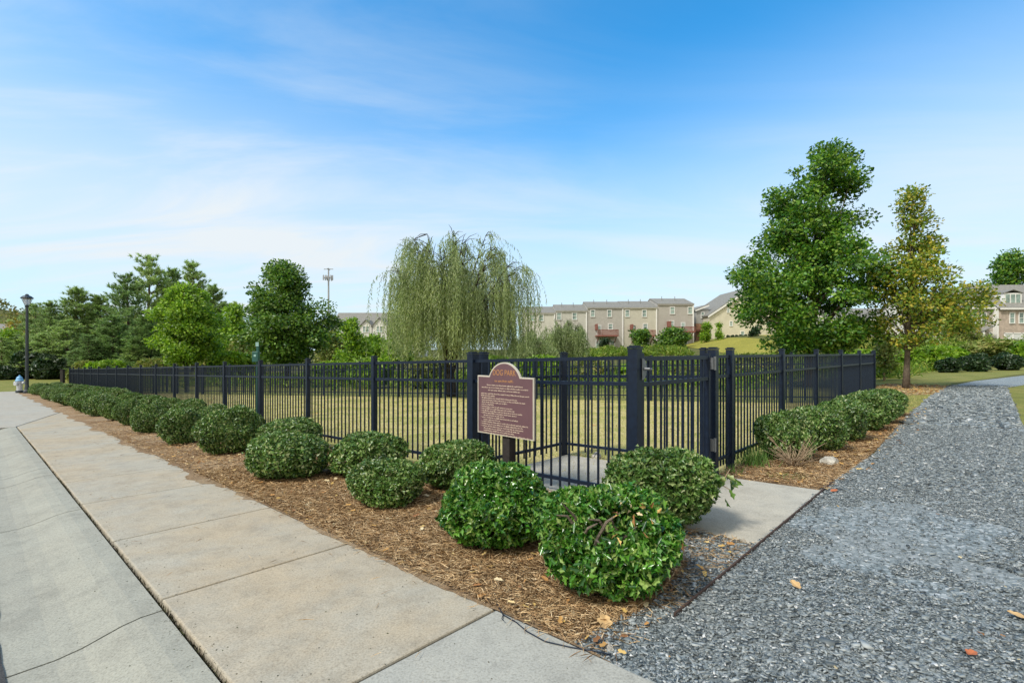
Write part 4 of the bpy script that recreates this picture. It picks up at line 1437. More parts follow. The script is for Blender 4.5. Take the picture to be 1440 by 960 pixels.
# willow
def willow(label, px, depth, top_y, half_px, bot_y, seed, nstr, base_r, ngroup, leafL=.13):
    g = np.random.default_rng(seed)
    x0 = ax(px, depth); z0 = gnd(x0, depth)
    Ht = az(top_y, depth) - z0; Rw = half_px * depth / 713; zb = az(bot_y, depth) - z0
    root = thing('willow_tree', label, 'tree', (x0, depth, z0), 0, 'weeping willows')
    mb = MB()
    rnd = random.Random(seed)
    tips = []
    fork = [Vector((0, 0, -.1)), Vector((rnd.uniform(-.1, .1), 0, .9))]
    mb.tube(fork, [base_r * 1.25, base_r], 10)
    nb = 30
    for i in range(nb):
        a = 2.39996 * i + rnd.uniform(-.3, .3)
        q = Rw * .92 * rnd.uniform(.02, 1) ** .5
        top = Vector((math.cos(a) * q, math.sin(a) * q, Ht * (1 - .30 * (q / Rw) ** 2.4) * rnd.uniform(.80, 1.0)))
        p0 = fork[1] - Vector((0, 0, rnd.uniform(0, .5)))
        m1 = p0.lerp(top, .35) + Vector((-math.cos(a), -math.sin(a), .8)) * Ht * .06
        m2 = p0.lerp(top, .7) + Vector((-math.cos(a) * .3, -math.sin(a) * .3, .5)) * Ht * .06
        mb.tube([p0, m1, m2, top], [base_r * .4, base_r * .24, base_r * .14, .010], 7)
        for f in (.55, .7, .82, .92, 1.0):
            for j in range(3):
                b0 = m1.lerp(m2, (f - .35) / .35) if f < .7 else m2.lerp(top, (f - .7) / .3)
                e = b0 + Vector((math.cos(a + rnd.uniform(-1.2, 1.2)), math.sin(a + rnd.uniform(-1.2, 1.2)), rnd.uniform(.1, .7))) * rnd.uniform(.4, 1.1) * Rw * .28
                e.z = min(e.z, Ht * (1 - .25 * ((e.x ** 2 + e.y ** 2) ** .5 / Rw) ** 2))
                mb.tube([b0, b0.lerp(e, .5) + Vector((0, 0, .1)), e], [base_r * .094, base_r * .065, .004], 5)
                tips += [b0, b0.lerp(e, .5), e, e]
    mb.build('trunk', M['barkdark'], root, smooth=True)
    tips = np.array([t[:] for t in tips])
    nbun = nstr // 8
    pick = g.integers(0, len(tips), nbun)
    k = pick[g.integers(0, nbun, nstr)]
    S = tips[k] + g.normal(0, .10, (nstr, 3))
    rS = np.hypot(S[:, 0], S[:, 1])
    maxl = np.maximum(.3, S[:, 2] - zb * g.uniform(.75, 1.7, nstr))
    Ls = np.minimum(maxl, g.gamma(3.6, .72, nstr) * Ht / 6.3 + .4)
    dirx = S[:, :2] / np.maximum(rS, .2)[:, None] + g.normal(0, .5, (nstr, 2))
    out = g.uniform(.1, .55, nstr)
    step = .058 * leafL / .13
    parts = []; tw_v = []; tw_f = []
    cnt = (Ls / step).astype(int) + 2
    ci = np.repeat(np.arange(nstr), cnt)
    pos = np.concatenate([np.arange(c) for c in cnt]) * step
    f = pos / np.maximum(Ls[ci], .1)
    arch = 1 - np.exp(-pos * 2.0)
    P = np.empty((len(ci), 3))
    P[:, :2] = S[ci, :2] + dirx[ci] * (out[ci] * arch)[:, None] + g.normal(0, .018, (len(ci), 2))
    P[:, 2] = S[ci, 2] + .12 * np.sin(np.minimum(pos * 3, 3.14)) - pos * .95
    A = norm(np.stack([g.normal(0, .4, len(ci)), g.normal(0, .4, len(ci)), -np.ones(len(ci)) * .9], 1))
    N = rdir(len(ci), g)
    v, p = leaves(P, A, N, leafL * g.uniform(.7, 1.25, len(ci)), leafL * .17 * g.uniform(.8, 1.3, len(ci)), T_SIMPLE)
    link('crown', np_mesh('crown', v, p), M['willow'], root)
    return root


willow('large weeping willow with long hanging strands behind the far fence', 636, 20, 308, 98, 500, 201, 2100, .17, 0)
willow('smaller yellow green willow in front of the townhouses', 795, 40, 445, 32, 500, 203, 900, .045, 0, .22)
willow('low yellow green willow at the right edge of the large one', 745, 30, 462, 28, 505, 205, 700, .04, 0, .18)


# pines
def pine_mesh(seed, Ht, spread, nw, sparse=1.0):
    g = np.random.default_rng(seed); rnd = random.Random(seed)
    mb = MB()
    tp = [Vector((rnd.uniform(-.12, .12) * i / 8, rnd.uniform(-.12, .12) * i / 8, Ht * i / 8 - .1)) for i in range(9)]
    mb.tube(tp, [.17 * (1 - .92 * i / 8) + .012 for i in range(9)], 8)
    Pt = []; Dt = []
    z = Ht * .10
    while z < Ht * .985:
        f = z / Ht
        lmax = spread * (1 - f) ** .62 * (.6 + .4 * min(1, f / .2)) + .22
        for k in range(nw):
            a = rnd.uniform(0, 6.28); ln = lmax * rnd.uniform(.55, 1.12)
            if rnd.random() > sparse: continue
            rise = rnd.uniform(.1, .95) * (.5 + .7 * f)
            p0 = Vector((0, 0, z)); e = p0 + Vector((math.cos(a) * ln, math.sin(a) * ln, ln * rise))
            m_ = p0.lerp(e, .55) - Vector((0, 0, ln * .06))
            mb.tube([p0, m_, e], [.03 * (1 - f) + .012, .016, .006], 5)
            nt_ = max(4, int(ln / .15))
            for j in range(nt_):
                q = .28 + .72 * (j + rnd.random()) / nt_
                b0 = p0.lerp(m_, q / .55) if q < .55 else m_.lerp(e, (q - .55) / .45)
                side = Vector((rnd.uniform(-1, 1), rnd.uniform(-1, 1), rnd.uniform(-.25, .9))) * ln * .27
                Pt.append((b0 + side)[:]); Dt.append((Vector((math.cos(a), math.sin(a), .7)) + Vector((rnd.uniform(-.8, .8), rnd.uniform(-.8, .8), rnd.uniform(.1, 1.3))))[:])
        z += Ht * .034 * rnd.uniform(.75, 1.25)
    for k in range(6):
        Pt.append((rnd.uniform(-.05, .05), rnd.uniform(-.05, .05), Ht * (.95 + .01 * k))); Dt.append((rnd.uniform(-.2, .2), rnd.uniform(-.2, .2), 1))
    Pt = np.array(Pt); Dt = norm(np.array(Dt))
    nb = 26
    m = len(Pt) * nb
    ci = np.repeat(np.arange(len(Pt)), nb)
    A = norm(Dt[ci] * .75 + rdir(m, g) * .8)
    P = Pt[ci] + Dt[ci] * g.uniform(-.12, .12, m)[:, None]
    v, p = leaves(P, A, norm(rdir(m, g) * .7 + np.array((-.3, -.3, .8))), g.uniform(.18, .38, m), .060, T_BLADE)
    return mb, np_mesh('crown', v, p)


pv = []
for k, (Ht, sp_, nw, sparse) in enumerate(((10, 2.3, 6, 1.0), (10, 2.0, 6, .9), (10, 2.8, 5, .72))):
    r0 = thing('pine_tree', 'x', 'tree')
    mb, me_ = pine_mesh(300 + k, Ht, sp_, nw, sparse)
    mb.build('trunk', M['barkpine'], r0, smooth=True)
    link('crown', me_, M['pine'], r0)
    pv.append([r0, False])
GP = 'pines beyond the far end of the fence'
pines = [  # px, depth, top y, width factor, variant, label
    (208, 58, 361, 1.15, 2, 'tallest pine, its pointed top above the lime tree'),
    (272, 60, 369, 1.15, 1, 'tall pine rising to the right behind the lime tree'),
    (243, 62, 382, 1.2, 0, 'dense pine between the two tallest ones'),
    (180, 52, 386, 1.2, 2, 'dark open pine with bare gaps left of the tallest'),
    (108, 55, 407, 1.5, 0, 'pale green pine with the pointed top, third right of the lamp'),
    (70, 52, 424, 1.4, 1, 'pine just right of the lamp head'),
    (140, 56, 418, 1.5, 0, 'middle pine between the lamp side pines and the tall group'),
    (50, 58, 428, 1.4, 2, 'pine directly behind the lamp post'),
    (95, 47, 450, 1.9, 2, 'broad bushy pine low behind the black post'),
    (160, 47, 446, 1.8, 0, 'bushy pine behind the fence corner'),
    (125, 45, 470, 2.0, 1, 'short spreading pine right behind the fence corner'),
    (205, 45, 446, 1.8, 0, 'mid height pine touching the lime tree on its left'),
    (300, 52, 404, 1.3, 0, 'pine just right behind the lime tree'),
    (24, 56, 478, 1.9, 0, 'low pine to the left of the lamp'),
    (2, 52, 474, 1.9, 2, 'pine at the left edge of the view'),
    (330, 60, 425, 1.4, 1, 'pine between the lime tree and the dark maple'),
    (60, 46, 470, 1.9, 0, 'short pine beside the lamp pole'),
    (185, 44, 485, 2.0, 2, 'low pine in front of the group, left of the lime tree'),
]
for i, (px, dep, ty, wf, k, lab) in enumerate(pines):
    x = ax(px, dep); z0 = gnd(x, dep); h = az(ty, dep) - z0
    sc_ = h / 10
    root, flag = pv[k]
    loc = (x, dep, z0 - .05); rz = random.uniform(0, 6.28); scl = (sc_ * wf, sc_ * wf, sc_)
    if flag:
        dup(root, loc, rz, scl, lab, GP)
    else:
        pv[k][1] = True
        root.location = loc; root.rotation_euler = (0, 0, rz); root.scale = scl; root['label'] = lab; root['group'] = GP


# shrub blobs at mid distance (sharing two meshes)
sv_ = []
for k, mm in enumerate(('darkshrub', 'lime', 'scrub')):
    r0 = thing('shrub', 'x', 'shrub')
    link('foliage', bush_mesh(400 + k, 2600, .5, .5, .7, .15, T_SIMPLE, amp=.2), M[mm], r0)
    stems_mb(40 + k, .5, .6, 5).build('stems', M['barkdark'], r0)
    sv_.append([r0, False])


def shrub(px, base_y, depth, wpx, hpx, k, lab, group, z=None, name='shrub'):
    x = ax(px, depth); z0 = gnd(x, depth) if z is None else z
    w = wpx * depth / 713; h = hpx * depth / 713
    root, flag = sv_[k]
    loc = (x, depth, z0 - .03); scl = (w, w * .9, h / .7); rz = random.uniform(0, 6)
    if flag:
        o_ = dup(root, loc, rz, scl, lab, group)
    else:
        sv_[k][1] = True; o_ = root
        o_.location = loc; o_.rotation_euler = (0, 0, rz); o_.scale = scl; o_['label'] = lab; o_['group'] = group
    o_.name = name
    return o_


G3 = 'three dark round shrubs beyond the path bend'
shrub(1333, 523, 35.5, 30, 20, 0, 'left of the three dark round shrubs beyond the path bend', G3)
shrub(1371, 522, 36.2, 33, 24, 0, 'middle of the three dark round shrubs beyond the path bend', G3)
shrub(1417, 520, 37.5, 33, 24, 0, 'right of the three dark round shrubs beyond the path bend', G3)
GU = 'shrubs at the foot of the pines'
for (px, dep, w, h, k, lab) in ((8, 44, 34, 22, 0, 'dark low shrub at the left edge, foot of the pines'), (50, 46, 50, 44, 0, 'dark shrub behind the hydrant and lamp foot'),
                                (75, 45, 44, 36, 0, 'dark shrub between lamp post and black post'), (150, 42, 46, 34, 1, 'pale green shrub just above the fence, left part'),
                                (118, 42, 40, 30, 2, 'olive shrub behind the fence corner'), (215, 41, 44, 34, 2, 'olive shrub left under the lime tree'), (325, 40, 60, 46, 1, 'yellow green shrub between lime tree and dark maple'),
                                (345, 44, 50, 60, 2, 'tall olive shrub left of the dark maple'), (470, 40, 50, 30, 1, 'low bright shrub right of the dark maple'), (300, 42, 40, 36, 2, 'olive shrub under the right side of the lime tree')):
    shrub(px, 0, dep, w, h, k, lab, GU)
GW = 'wild shrubs behind the far fence'
for (px, dep, w, h, k, lab) in ((520, 28, 60, 44, 1, 'bright wild shrub left of the willow trunk'), (600, 27, 60, 40, 2, 'olive wild shrub touching the willow trunk'), (690, 26, 70, 46, 1, 'bright wild shrub behind the sign'),
                                (760, 27, 60, 44, 1, 'bright wild shrub behind the pen corner'), (830, 30, 60, 30, 2, 'olive wild shrub in front of the red deck townhouse'), (905, 30, 70, 26, 1, 'low wild shrub seen behind the gate latch'), (970, 26, 70, 24, 2, 'olive wild shrub seen through the gate'),
                                (1060, 30, 80, 34, 2, 'wild shrub under the left limbs of the big maple'), (1215, 30, 70, 40, 1, 'bright wild shrub between the two maple trunks'), (1310, 40, 70, 36, 1, 'bright wild shrub behind the turning maple'), (1400, 46, 80, 34, 2, 'olive wild shrub behind the three dark ones'), (1440, 44, 60, 36, 1, 'bright wild shrub at the right edge')):
    shrub(px, 0, dep, w, h, k, lab, GW)
GX = 'little round bushes before the cream gable house'
for i, px in enumerate((1024, 1030, 1036, 1042, 1048)):
    shrub(px, 0, 96, 5, 4.5, 0, f'{ORD[i]} little round bush from the left before the cream gable house', GX)
GY = 'row of low bushes on the far lawn edge'
for i, px in enumerate((1044, 1055, 1066, 1077, 1088)):
    shrub(px, 0, 60, 12, 8, 1, f'{ORD[i]} low bush from the left along the far lawn edge', GY)
tree_px('small_tree', 'yellow autumn tree left of the lamp head', 'tree', 20, 72, [(490, 8, 34), (475, 2, 38), (460, 4, 36), (448, 12, 28)], 40, 60, .3, .9, T_MAPLE, M['yellow'], M['barkdark'], .1, 161, None, nlimb=8)

# tall weeds behind the far fence and in front of the brick houses
g = np.random.default_rng(51)
def weeds(n, xs, ys, hmax, seed, leaf, cond):
    g = np.random.default_rng(seed)
    x = g.uniform(*xs, n); y = g.uniform(*ys, n)
    k = cond(x, y); x, y = x[k], y[k]; n = len(x)
    hs = hmax * (.45 + .55 * (.5 + .5 * np.sin(x * .7 + y * .4) * np.cos(y * .9 - x * .3))) * g.uniform(.6, 1.15, n)
    per = 9
    ci = np.repeat(np.arange(n), per); m = len(ci)
    f = g.random(m) ** .8
    P = np.stack([x[ci] + g.normal(0, .12, m), y[ci] + g.normal(0, .12, m), H(x, y)[ci] + f * hs[ci]], 1)
    A = norm(np.stack([g.normal(0, .8, m), g.normal(0, .8, m), .4 + g.random(m) * .7], 1))
    N = norm(rdir(m, g) + np.array((0, 0, .5)))
    ln = leaf * g.uniform(.6, 1.4, m)
    return leaves(P, A, N, ln, ln * .3, T_SIMPLE)


Lx, Ly = xy(*LC); Rx, Ry = xy(*RC)
bd = lambda x, y: (y - (Ly + (x - Lx) * (Ry - Ly) / (Rx - Lx))) * (Rx - Lx) / math.hypot(Rx - Lx, Ry - Ly)
def c1(x, y):
    s, t = st(x, y)
    return (bd(x, y) > 3.2) & (bd(x, y) < 22) & ((s > 4) | (t < 10)) & ~((s < 6) & (t > 12) & (t < 30) & (s < 3))
def c2(x, y):
    s, t = st(x, y)
    return (s > .6) & (s < 24) & (t > 27)
def c3(x, y):
    s, t = st(x, y)
    return (t > 62 + (s + 20) * .2) & (y > 44)
parts = [weeds(4800, (-26, 14), (14, 50), .85, 61, .22, c1), weeds(4200, (8, 34), (22, 60), 1.0, 62, .24, c2), weeds(3600, (24, 80), (44, 66), 1.7, 63, .36, c3), weeds(1800, (2, 23), (64, 74), 1.0, 64, .40, lambda x, y: np.sin(x * .6) + np.sin(x * 1.7 + y) > -.6)]
v, p = join_geo(parts)
tag(link('tall_weeds', np_mesh('tall_weeds', v, p), M['weed']), 'tall green weeds and meadow growth behind the fence', 'weeds', kind='stuff')

# ------------------------------------------------------------------ street furniture
# lamp post
p = W(38.0, -1.1); lx, ly = ax(38, 29.5), 29.5
lz = gnd(lx, ly)
lamp = thing('street_lamp', 'tall black lamp post with a lantern head beside the far shrubs', 'street lamp', (lx, ly, lz))
top = az(414, 29.5) - lz
mb = MB(); mb.lathe((0, 0, 0), [(.17, -.1), (.17, .12), (.12, .22), (.085, .5), (.075, top * .5), (.06, top - .75), (.10, top - .72), (.11, top - .66), (.06, top - .62)], 14)
mb.build('pole', M['lampblack'], lamp, smooth=False)
mb = MB(); mb.lathe((0, 0, 0), [(.08, top - .61), (.13, top - .56), (.21, top - .22), (.19, top - .215)], 12)
lg = mb.build('lantern', M['lantern'], lamp)
mb = MB(); mb.lathe((0, 0, 0), [(.29, top - .235), (.30, top - .20), (.20, top - .10), (.09, top - .05), (.08, top), (.03, top + .03)], 16)
mb.build('lamp_cap', M['lampblack'], lamp)
mb = MB()
for k in range(4):
    a = math.pi / 4 + k * math.pi / 2
    mb.tube([(math.cos(a) * .10, math.sin(a) * .10, top - .62), (math.cos(a) * .24, math.sin(a) * .24, top - .22)], .012, 5)
mb.build('lantern_frame', M['lampblack'], lamp)

# hydrant
hx, hy = ax(27.5, 30.0), 30.0
hyd = thing('fire_hydrant', 'fire hydrant with light blue bonnet and silver barrel on the grass', 'fire hydrant', (hx, hy, gnd(hx, hy)))
mb = MB(); mb.lathe((0, 0, 0), [(.17, -.05), (.17, .06), (.19, .06), (.19, .14), (.14, .15)], 16); mb.build('base', M['lampblack'], hyd)
mb = MB(); mb.lathe((0, 0, 0), [(.135, .15), (.135, .62), (.17, .63), (.17, .70), (.15, .705)], 18); mb.build('barrel', M['silver'], hyd)
mb = MB(); mb.lathe((0, 0, 0), [(.19, .706), (.19, .76), (.16, .80), (.14, .90), (.09, .97), (.04, .99), (.04, 1.05), (.02, 1.06)], 18); mb.build('bonnet', M['blue'], hyd)
for sx in (-1, 1):
    mb = MB(); mb.tube([(sx * .10, 0, .60), (sx * .22, 0, .60), (sx * .22, 0, .60), (sx * .29, 0, .60)], [.06, .06, .085, .08], 12); mb.build('hose_nozzle', M['silver'], hyd)
mb = MB(); mb.tube([(0, -.10, .55), (0, -.22, .55), (0, -.22, .55), (0, -.28, .55)], [.08, .08, .11, .10], 12); mb.build('pumper_nozzle', M['silver'], hyd)

# dark post left of the fence end
bx, by = ax(88, 40), 40.0
bp = thing('bollard', 'short square dark timber post standing left of the fence end', 'post', (bx, by, gnd(bx, by)))
mb = MB(); mb.box((0, 0, .58), (.22, .22, 1.32)); mb.build('shaft', M['wood_dark'], bp, bevel=.01)
mb = MB(); mb.box((0, 0, 1.255), (.25, .25, .03)); mb.build('cap', M['wood_dark'], bp)

# pet waste station inside the park
wx, wy = ax(362.5, 12.6), 12.6
ws = thing('waste_station', 'green pet waste station rising behind the sidewalk fence', 'waste station', (wx, wy, gnd(wx, wy)))
hh = az(481, 12.6) - gnd(wx, wy)
mb = MB(); mb.box((0, 0, hh * .5 - .1), (.055, .055, hh + .1)); mb.build('post', M['green_box'], ws)
mb = MB(); mb.box((0, -.09, hh - .36), (.15, .11, .26)); bx_ = mb.build('dispenser', M['green_box'], ws, bevel=.012)
mb = MB(); mb.box((0, -.147, hh - .33), (.05, .004, .05)); mb.build('notice', M['teal_white'], bx_)
mb = MB(); mb.box((0, -.032, hh - .05), (.075, .006, .10)); mb.build('sign_plate', M['teal_white'], ws)

# radio mast
mx, my = ax(462, 210), 210
mz = gnd(mx, my)
mast = thing('radio_mast', 'grey cell phone mast with antenna cluster far behind the trees', 'mast', (mx, my, mz))
th_ = az(377, 210) - mz
mb = MB(); mb.tube([(0, 0, -.5), (0, 0, th_ * .6), (0, 0, th_)], [.48, .38, .28], 12); mb.build('pole', M['galv'], mast)
mb = MB()
for k in range(3):
    a = k * 2.094 + .5
    d1 = Vector((math.cos(a), math.sin(a), 0)); d2 = Vector((-d1.y, d1.x, 0)); c = d1 * 1.4 + Vector((0, 0, th_ - 4))
    mb.tube([c - d2 * 1.6, c + d2 * 1.6], .14, 6); mb.tube([(0, 0, th_ - 4), c], .14, 6)
    for j in (-1.5, -.5, .5, 1.5):
        q = c + d2 * j; mb.box((q.x, q.y, q.z), (.32, .32, 2.0))
mb.build('antenna_array', M['galv'], mast)
mb = MB()
mb.tube([(-1.9, 0, th_ - .4), (1.9, 0, th_ - .4)], .16, 6); mb.tube([(0, -1.5, th_ - .4), (0, 1.5, th_ - .4)], .16, 6)
mb.build('top_crossbar', M['galv'], mast)

# ------------------------------------------------------------------ houses
def window(root, xc, zc, w, h, y, trim=.11):
    """window facing -Y, in world coordinates; sits proud of a wall whose face is at y"""
    o_ = root.location
    mb = MB(o_)
    mb.bb(xc - w / 2 - trim, xc + w / 2 + trim, y - .09, y - .003, zc + h / 2, zc + h / 2 + trim)
    mb.bb(xc - w / 2 - trim, xc + w / 2 + trim, y - .12, y - .003, zc - h / 2 - trim, zc - h / 2)
    for sx in (-1, 1):
        mb.bb(xc + sx * (w / 2 + trim), xc + sx * w / 2, y - .09, y - .003, zc - h / 2, zc + h / 2)
    mb.bb(xc - w / 2, xc + w / 2, y - .07, y - .02, zc - .035, zc + .035)
    wd = mb.build('window', M['white'], root)
    mb = MB(o_); mb.bb(xc - w / 2, xc + w / 2, y - .018, y - .004, zc - h / 2, zc + h / 2)
    mb.build('pane', M['glass'], wd)
    return wd


def gable_roof(mb, x0, x1, y0, y1, ze, zr, oh=.35, th=.18, axis='x'):
    """ridge along x (axis x) or along y"""
    if axis == 'x':
        ym = (y0 + y1) / 2; k = (zr - ze) / (ym - y0)
        for sgn, ya in ((1, y0 - oh), (-1, y1 + oh)):
            ze_ = ze - k * oh
            pts = [(x0 - oh, ya, ze_), (x0 - oh, ym, zr), (x0 - oh, ym, zr + th), (x0 - oh, ya, ze_ + th)]
            mb.prism(pts, (x1 - x0 + 2 * oh, 0, 0))
    else:
        xm = (x0 + x1) / 2; k = (zr - ze) / (xm - x0)
        for xa in (x0 - oh, x1 + oh):
            ze_ = ze - k * oh
            pts = [(xa, y0 - oh, ze_), (xm, y0 - oh, zr), (xm, y0 - oh, zr + th), (xa, y0 - oh, ze_ + th)]
            mb.prism(pts, (0, y1 - y0 + 2 * oh, 0))


TD = 97.0
GTH = 'attached townhouses in the distant row'
def townhouse(xl, xr, ridge, eave, mt, wins, door, deck, lab, dwn, doordark=False, low=()):
    x0, x1 = ax(xl, TD), ax(xr, TD)
    zb = .2; ze, zr = az(eave, TD), az(ridge, TD)
    root = thing('townhouse', lab, 'townhouse', ((x0 + x1) / 2, TD, zb), 0, GTH)
    o_ = root.location
    mb = MB(o_)
    d = 11.0
    mb.bb(x0 + .01, x1 - .01, TD, TD + d, zb, ze)
    mb.prism([(x0 + .01, TD, ze), (x0 + .01, TD + d / 2, zr - .1), (x0 + .01, TD + d, ze)], (x1 - x0 - .02, 0, 0))
    mb.build('wall', M[mt], root)
    mb = MB(o_); gable_roof(mb, x0 + .16, x1 - .16, TD, TD + d, ze, zr, .16)
    for sx in (.25, .62):
        xx = x0 + (x1 - x0) * sx
        mb.tube([(xx, TD + 3.2, ze + 1.0), (xx, TD + 3.2, zr + .35)], .06, 6)
    mb.build('roof', M['roof'], root)
    mb = MB(o_); mb.bb(x0 + .02, x1 - .02, TD - .2, TD - .02, ze - .12, ze + .0); mb.build('gutter', M[mt], root)
    if dwn:
        mb = MB(o_); mb.bb(x1 - .28, x1 - .08, TD - .16, TD - .005, zb, ze - .2); mb.build('downspout', M['white'], root)
    for (px, y0, y1, wpx) in wins:
        window(root, ax(px, TD), (az(y0, TD) + az(y1, TD)) / 2, wpx * TD / 713, (y1 - y0) * TD / 713, TD)
    for (px, y0, y1, wpx, dk) in door:
        mb = MB(o_); w = wpx * TD / 713
        mb.bb(ax(px, TD) - w / 2, ax(px, TD) + w / 2, TD - .06, TD - .003, az(y1, TD), az(y0, TD))
        dr = mb.build('door', M['doordark' if dk else 'door'], root)
        mb = MB(o_); mb.bb(ax(px, TD) - w * .3, ax(px, TD) + w * .3, TD - .075, TD - .062, az(y1, TD) + .3, az(y0, TD) - .15); mb.build('pane', M['glass'], dr)
    if deck:
        xa, xb, yt, yb = deck
        xa, xb = ax(xa, TD), ax(xb, TD); zt, zd = az(yt, TD), az(yb, TD)
        mb = MB(o_); mb.bb(xa, xb, TD - 2.6, TD - .01, zd - .25, zd)
        for i in range(2):
            xx = xa + .3 if i == 0 else xb - .3
            mb.tube([(xx, TD - .05, zd - 1.4), (xx, TD - 2.4, zd - .2)], .09, 5)
        dk_ = mb.build('deck', M['deck'], root)
        mb = MB(o_)
        mb.bb(xa, xb, TD - 2.6, TD - 2.5, zt - .1, zt)
        for sx in (xa, xb - .1): mb.bb(sx, sx + .1, TD - 2.5, TD - .02, zt - .1, zt)
        n = 26
        for i in range(n + 1):
            xx = xa + (xb - xa - .08) * i / n
            mb.bb(xx, xx + .08, TD - 2.58, TD - 2.52, zd, zt - .1)
        mb.build('railing', M['deck'], dk_)
        mb = MB(o_); mb.bb(xa - .05, xa + .18, TD - 2.0, TD - .02, zt, zt + 1.1); mb.build('privacy_screen', M['deck'], dk_)
    return root


townhouse(735, 781, 429, 440.5, 'sid_cream', [(761, 443, 451, 5.5), (748, 443, 451, 5.5)], [], None, 'cream end townhouse half hidden behind the big willow', 1)
townhouse(781, 826, 426, 437.5, 'sid_greige', [(786, 440, 449, 5.5), (808, 440, 449, 5.5), (811, 460, 467, 5.5)], [], None, 'greige townhouse behind the smaller yellow green willow', 1)
townhouse(826, 877, 421.7, 433, 'sid_taupe', [(833.5, 436, 445, 5), (857, 436, 445, 5), (858.5, 455.5, 462.5, 5.5), (861, 479, 488, 5.5)], [(842.5, 457, 472, 6.5, 0), (840, 478, 491, 5, 0)], (837, 866, 464, 471.5), 'taupe townhouse with the red brown deck in clear view', 1)
townhouse(877, 924.5, 421, 433, 'sid_beige', [(882, 436, 445, 5), (906, 436, 445, 5), (907.5, 455.5, 462.5, 5.5), (910, 479, 487, 5.5)], [(891, 457.5, 472, 5, 1)], (886, 917, 464.5, 471.5), 'cream beige townhouse with its deck behind a dark tree', 1)
townhouse(924.5, 976, 417, 428, 'sid_mauve', [(945.5, 432, 441, 5.5), (970.5, 432, 441, 5.5), (944.5, 451.5, 458.5, 5.5)], [(960.5, 453, 466, 6.5, 0), (964, 478, 491, 6.5, 0)], (938, 971, 460, 466), 'mauve taupe end townhouse, tallest of the row at its right', 2)

# cream gable-end house with brick and grey wing
HD = 100.0
x0, x1 = ax(997, HD), ax(1112, HD)
zb = 2.6; ze = az(443, HD); zr = az(405, HD)
root = thing('gable_house', 'cream gable end house with orange brick base on the far lawn', 'house', ((x0 + x1) / 2, HD, zb))
o_ = root.location
mb = MB(o_); mb.bb(x0, x1, HD, HD + 14, zb, ze); xm = (x0 + x1) / 2
mb.prism([(x0, HD, ze), (x1, HD, ze), (xm, HD, zr - .1)], (0, 14, 0)); mb.build('wall', M['sid_yellow'], root)
mb = MB(o_); gable_roof(mb, x0, x1, HD, HD + 14, ze, zr, .3, .2, 'y'); mb.build('roof', M['roof'], root)
mb = MB(o_)
for xa in (x0 - .3, x1 + .3):
    k = (zr - ze) / (xm - x0)
    mb.prism([(xa, HD - .36, ze - .35 - k * .3), (xm, HD - .36, zr - .35), (xm, HD - .36, zr + .02), (xa, HD - .36, ze + .02 - k * .3)], (0, .05, 0))
mb.build('rake_trim', M['white'], root)
for (px, y0, y1, w) in ((1024, 434, 439, 2.6), (1028, 452, 458, 3), (1044, 466, 476, 4)):
    window(root, ax(px, HD), (az(y0, HD) + az(y1, HD)) / 2, w * HD / 713, (y1 - y0) * HD / 713, HD)
root = thing('side_wing', 'grey wing with white roof edges and brick base left of the cream gable house', 'house', (ax(987, HD + 3), HD + 3, zb))
o_ = root.location
xa, xb = ax(979, HD + 3), ax(996.4, HD + 3)
D = HD + 3
mb = MB(o_); mb.bb(xa, xb, D, D + 10, az(455, D), az(434, D)); mb.build('upper_wall', M['sid_grey'], root)
mb = MB(o_); mb.bb(xa + .03, xb - .03, D + .04, D + 9.9, zb - .3, az(455, D)); mb.build('brick_base', M['brick_red'], root)
mb = MB(o_); mb.prism([(xa - .3, D - .3, az(436.5, D)), (xb, D - .3, az(429, D)), (xb, D - .3, az(427.5, D)), (xa - .3, D - .3, az(435, D))], (0, 10.5, 0)); mb.build('roof', M['roof'], root)
mb = MB(o_); mb.prism([(xa - .3, D - .36, az(438, D)), (xb, D - .36, az(430.5, D)), (xb, D - .36, az(428.6, D)), (xa - .3, D - .36, az(436.1, D))], (0, .05, 0)); mb.build('rake_trim', M['white'], root)
window(root, ax(988, D), az(443, D), .5, 1.1, D)
mb = MB(o_); mb.bb(xa - .8, xb - .4, D - 1.6, D - .01, az(466, D), az(463.5, D)); mb.build('deck', M['deck'], root)

# brick house at the right
BD = 80.0
x0, xm_, x1 = ax(1371, BD), ax(1402.6, BD), ax(1500, BD)
zb = 1.4
root = thing('brick_house', 'two storey brick house with grey roof, dormers and white garage door', 'house', (xm_, BD, zb))
o_ = root.location
ze = az(431, BD); zr = az(396, BD)
mb = MB(o_); mb.bb(x0, xm_ - .15, BD + .6, BD + 11, zb, ze); mb.build('grey_brick_wall', M['brick_grey'], root)
mb = MB(o_); mb.bb(xm_ + .15, x1, BD, BD + 11, zb, ze - .15); mb.build('pink_brick_wall', M['brick_pink'], root)
mb = MB(o_); mb.bb(xm_ - .15, xm_ + .15, BD - .08, BD + .9, zb, ze + .1); mb.build('corner_trim', M['white'], root)
mb = MB(o_); gable_roof(mb, x0, xm_ + .1, BD + .6, BD + 11.6, ze, az(404, BD), .25, .2); gable_roof(mb, xm_ + .1, x1, BD, BD + 11, ze - .15, zr, .25, .2)
mb.prism([(xm_ + .1, BD, ze - .2), (xm_ + .1, BD + 5.5, zr - .02), (xm_ + .1, BD + 11, ze - .2)], (.2, 0, 0))
mb.build('roof', M['roof'], root)
mb = MB(o_); mb.bb(x0 - .2, xm_ - .2, BD + .2, BD + .33, ze - .35, ze - .08); mb.bb(xm_ + .17, x1, BD - .42, BD - .28, ze - .5, ze - .22); mb.build('gutter', M['white'], root)
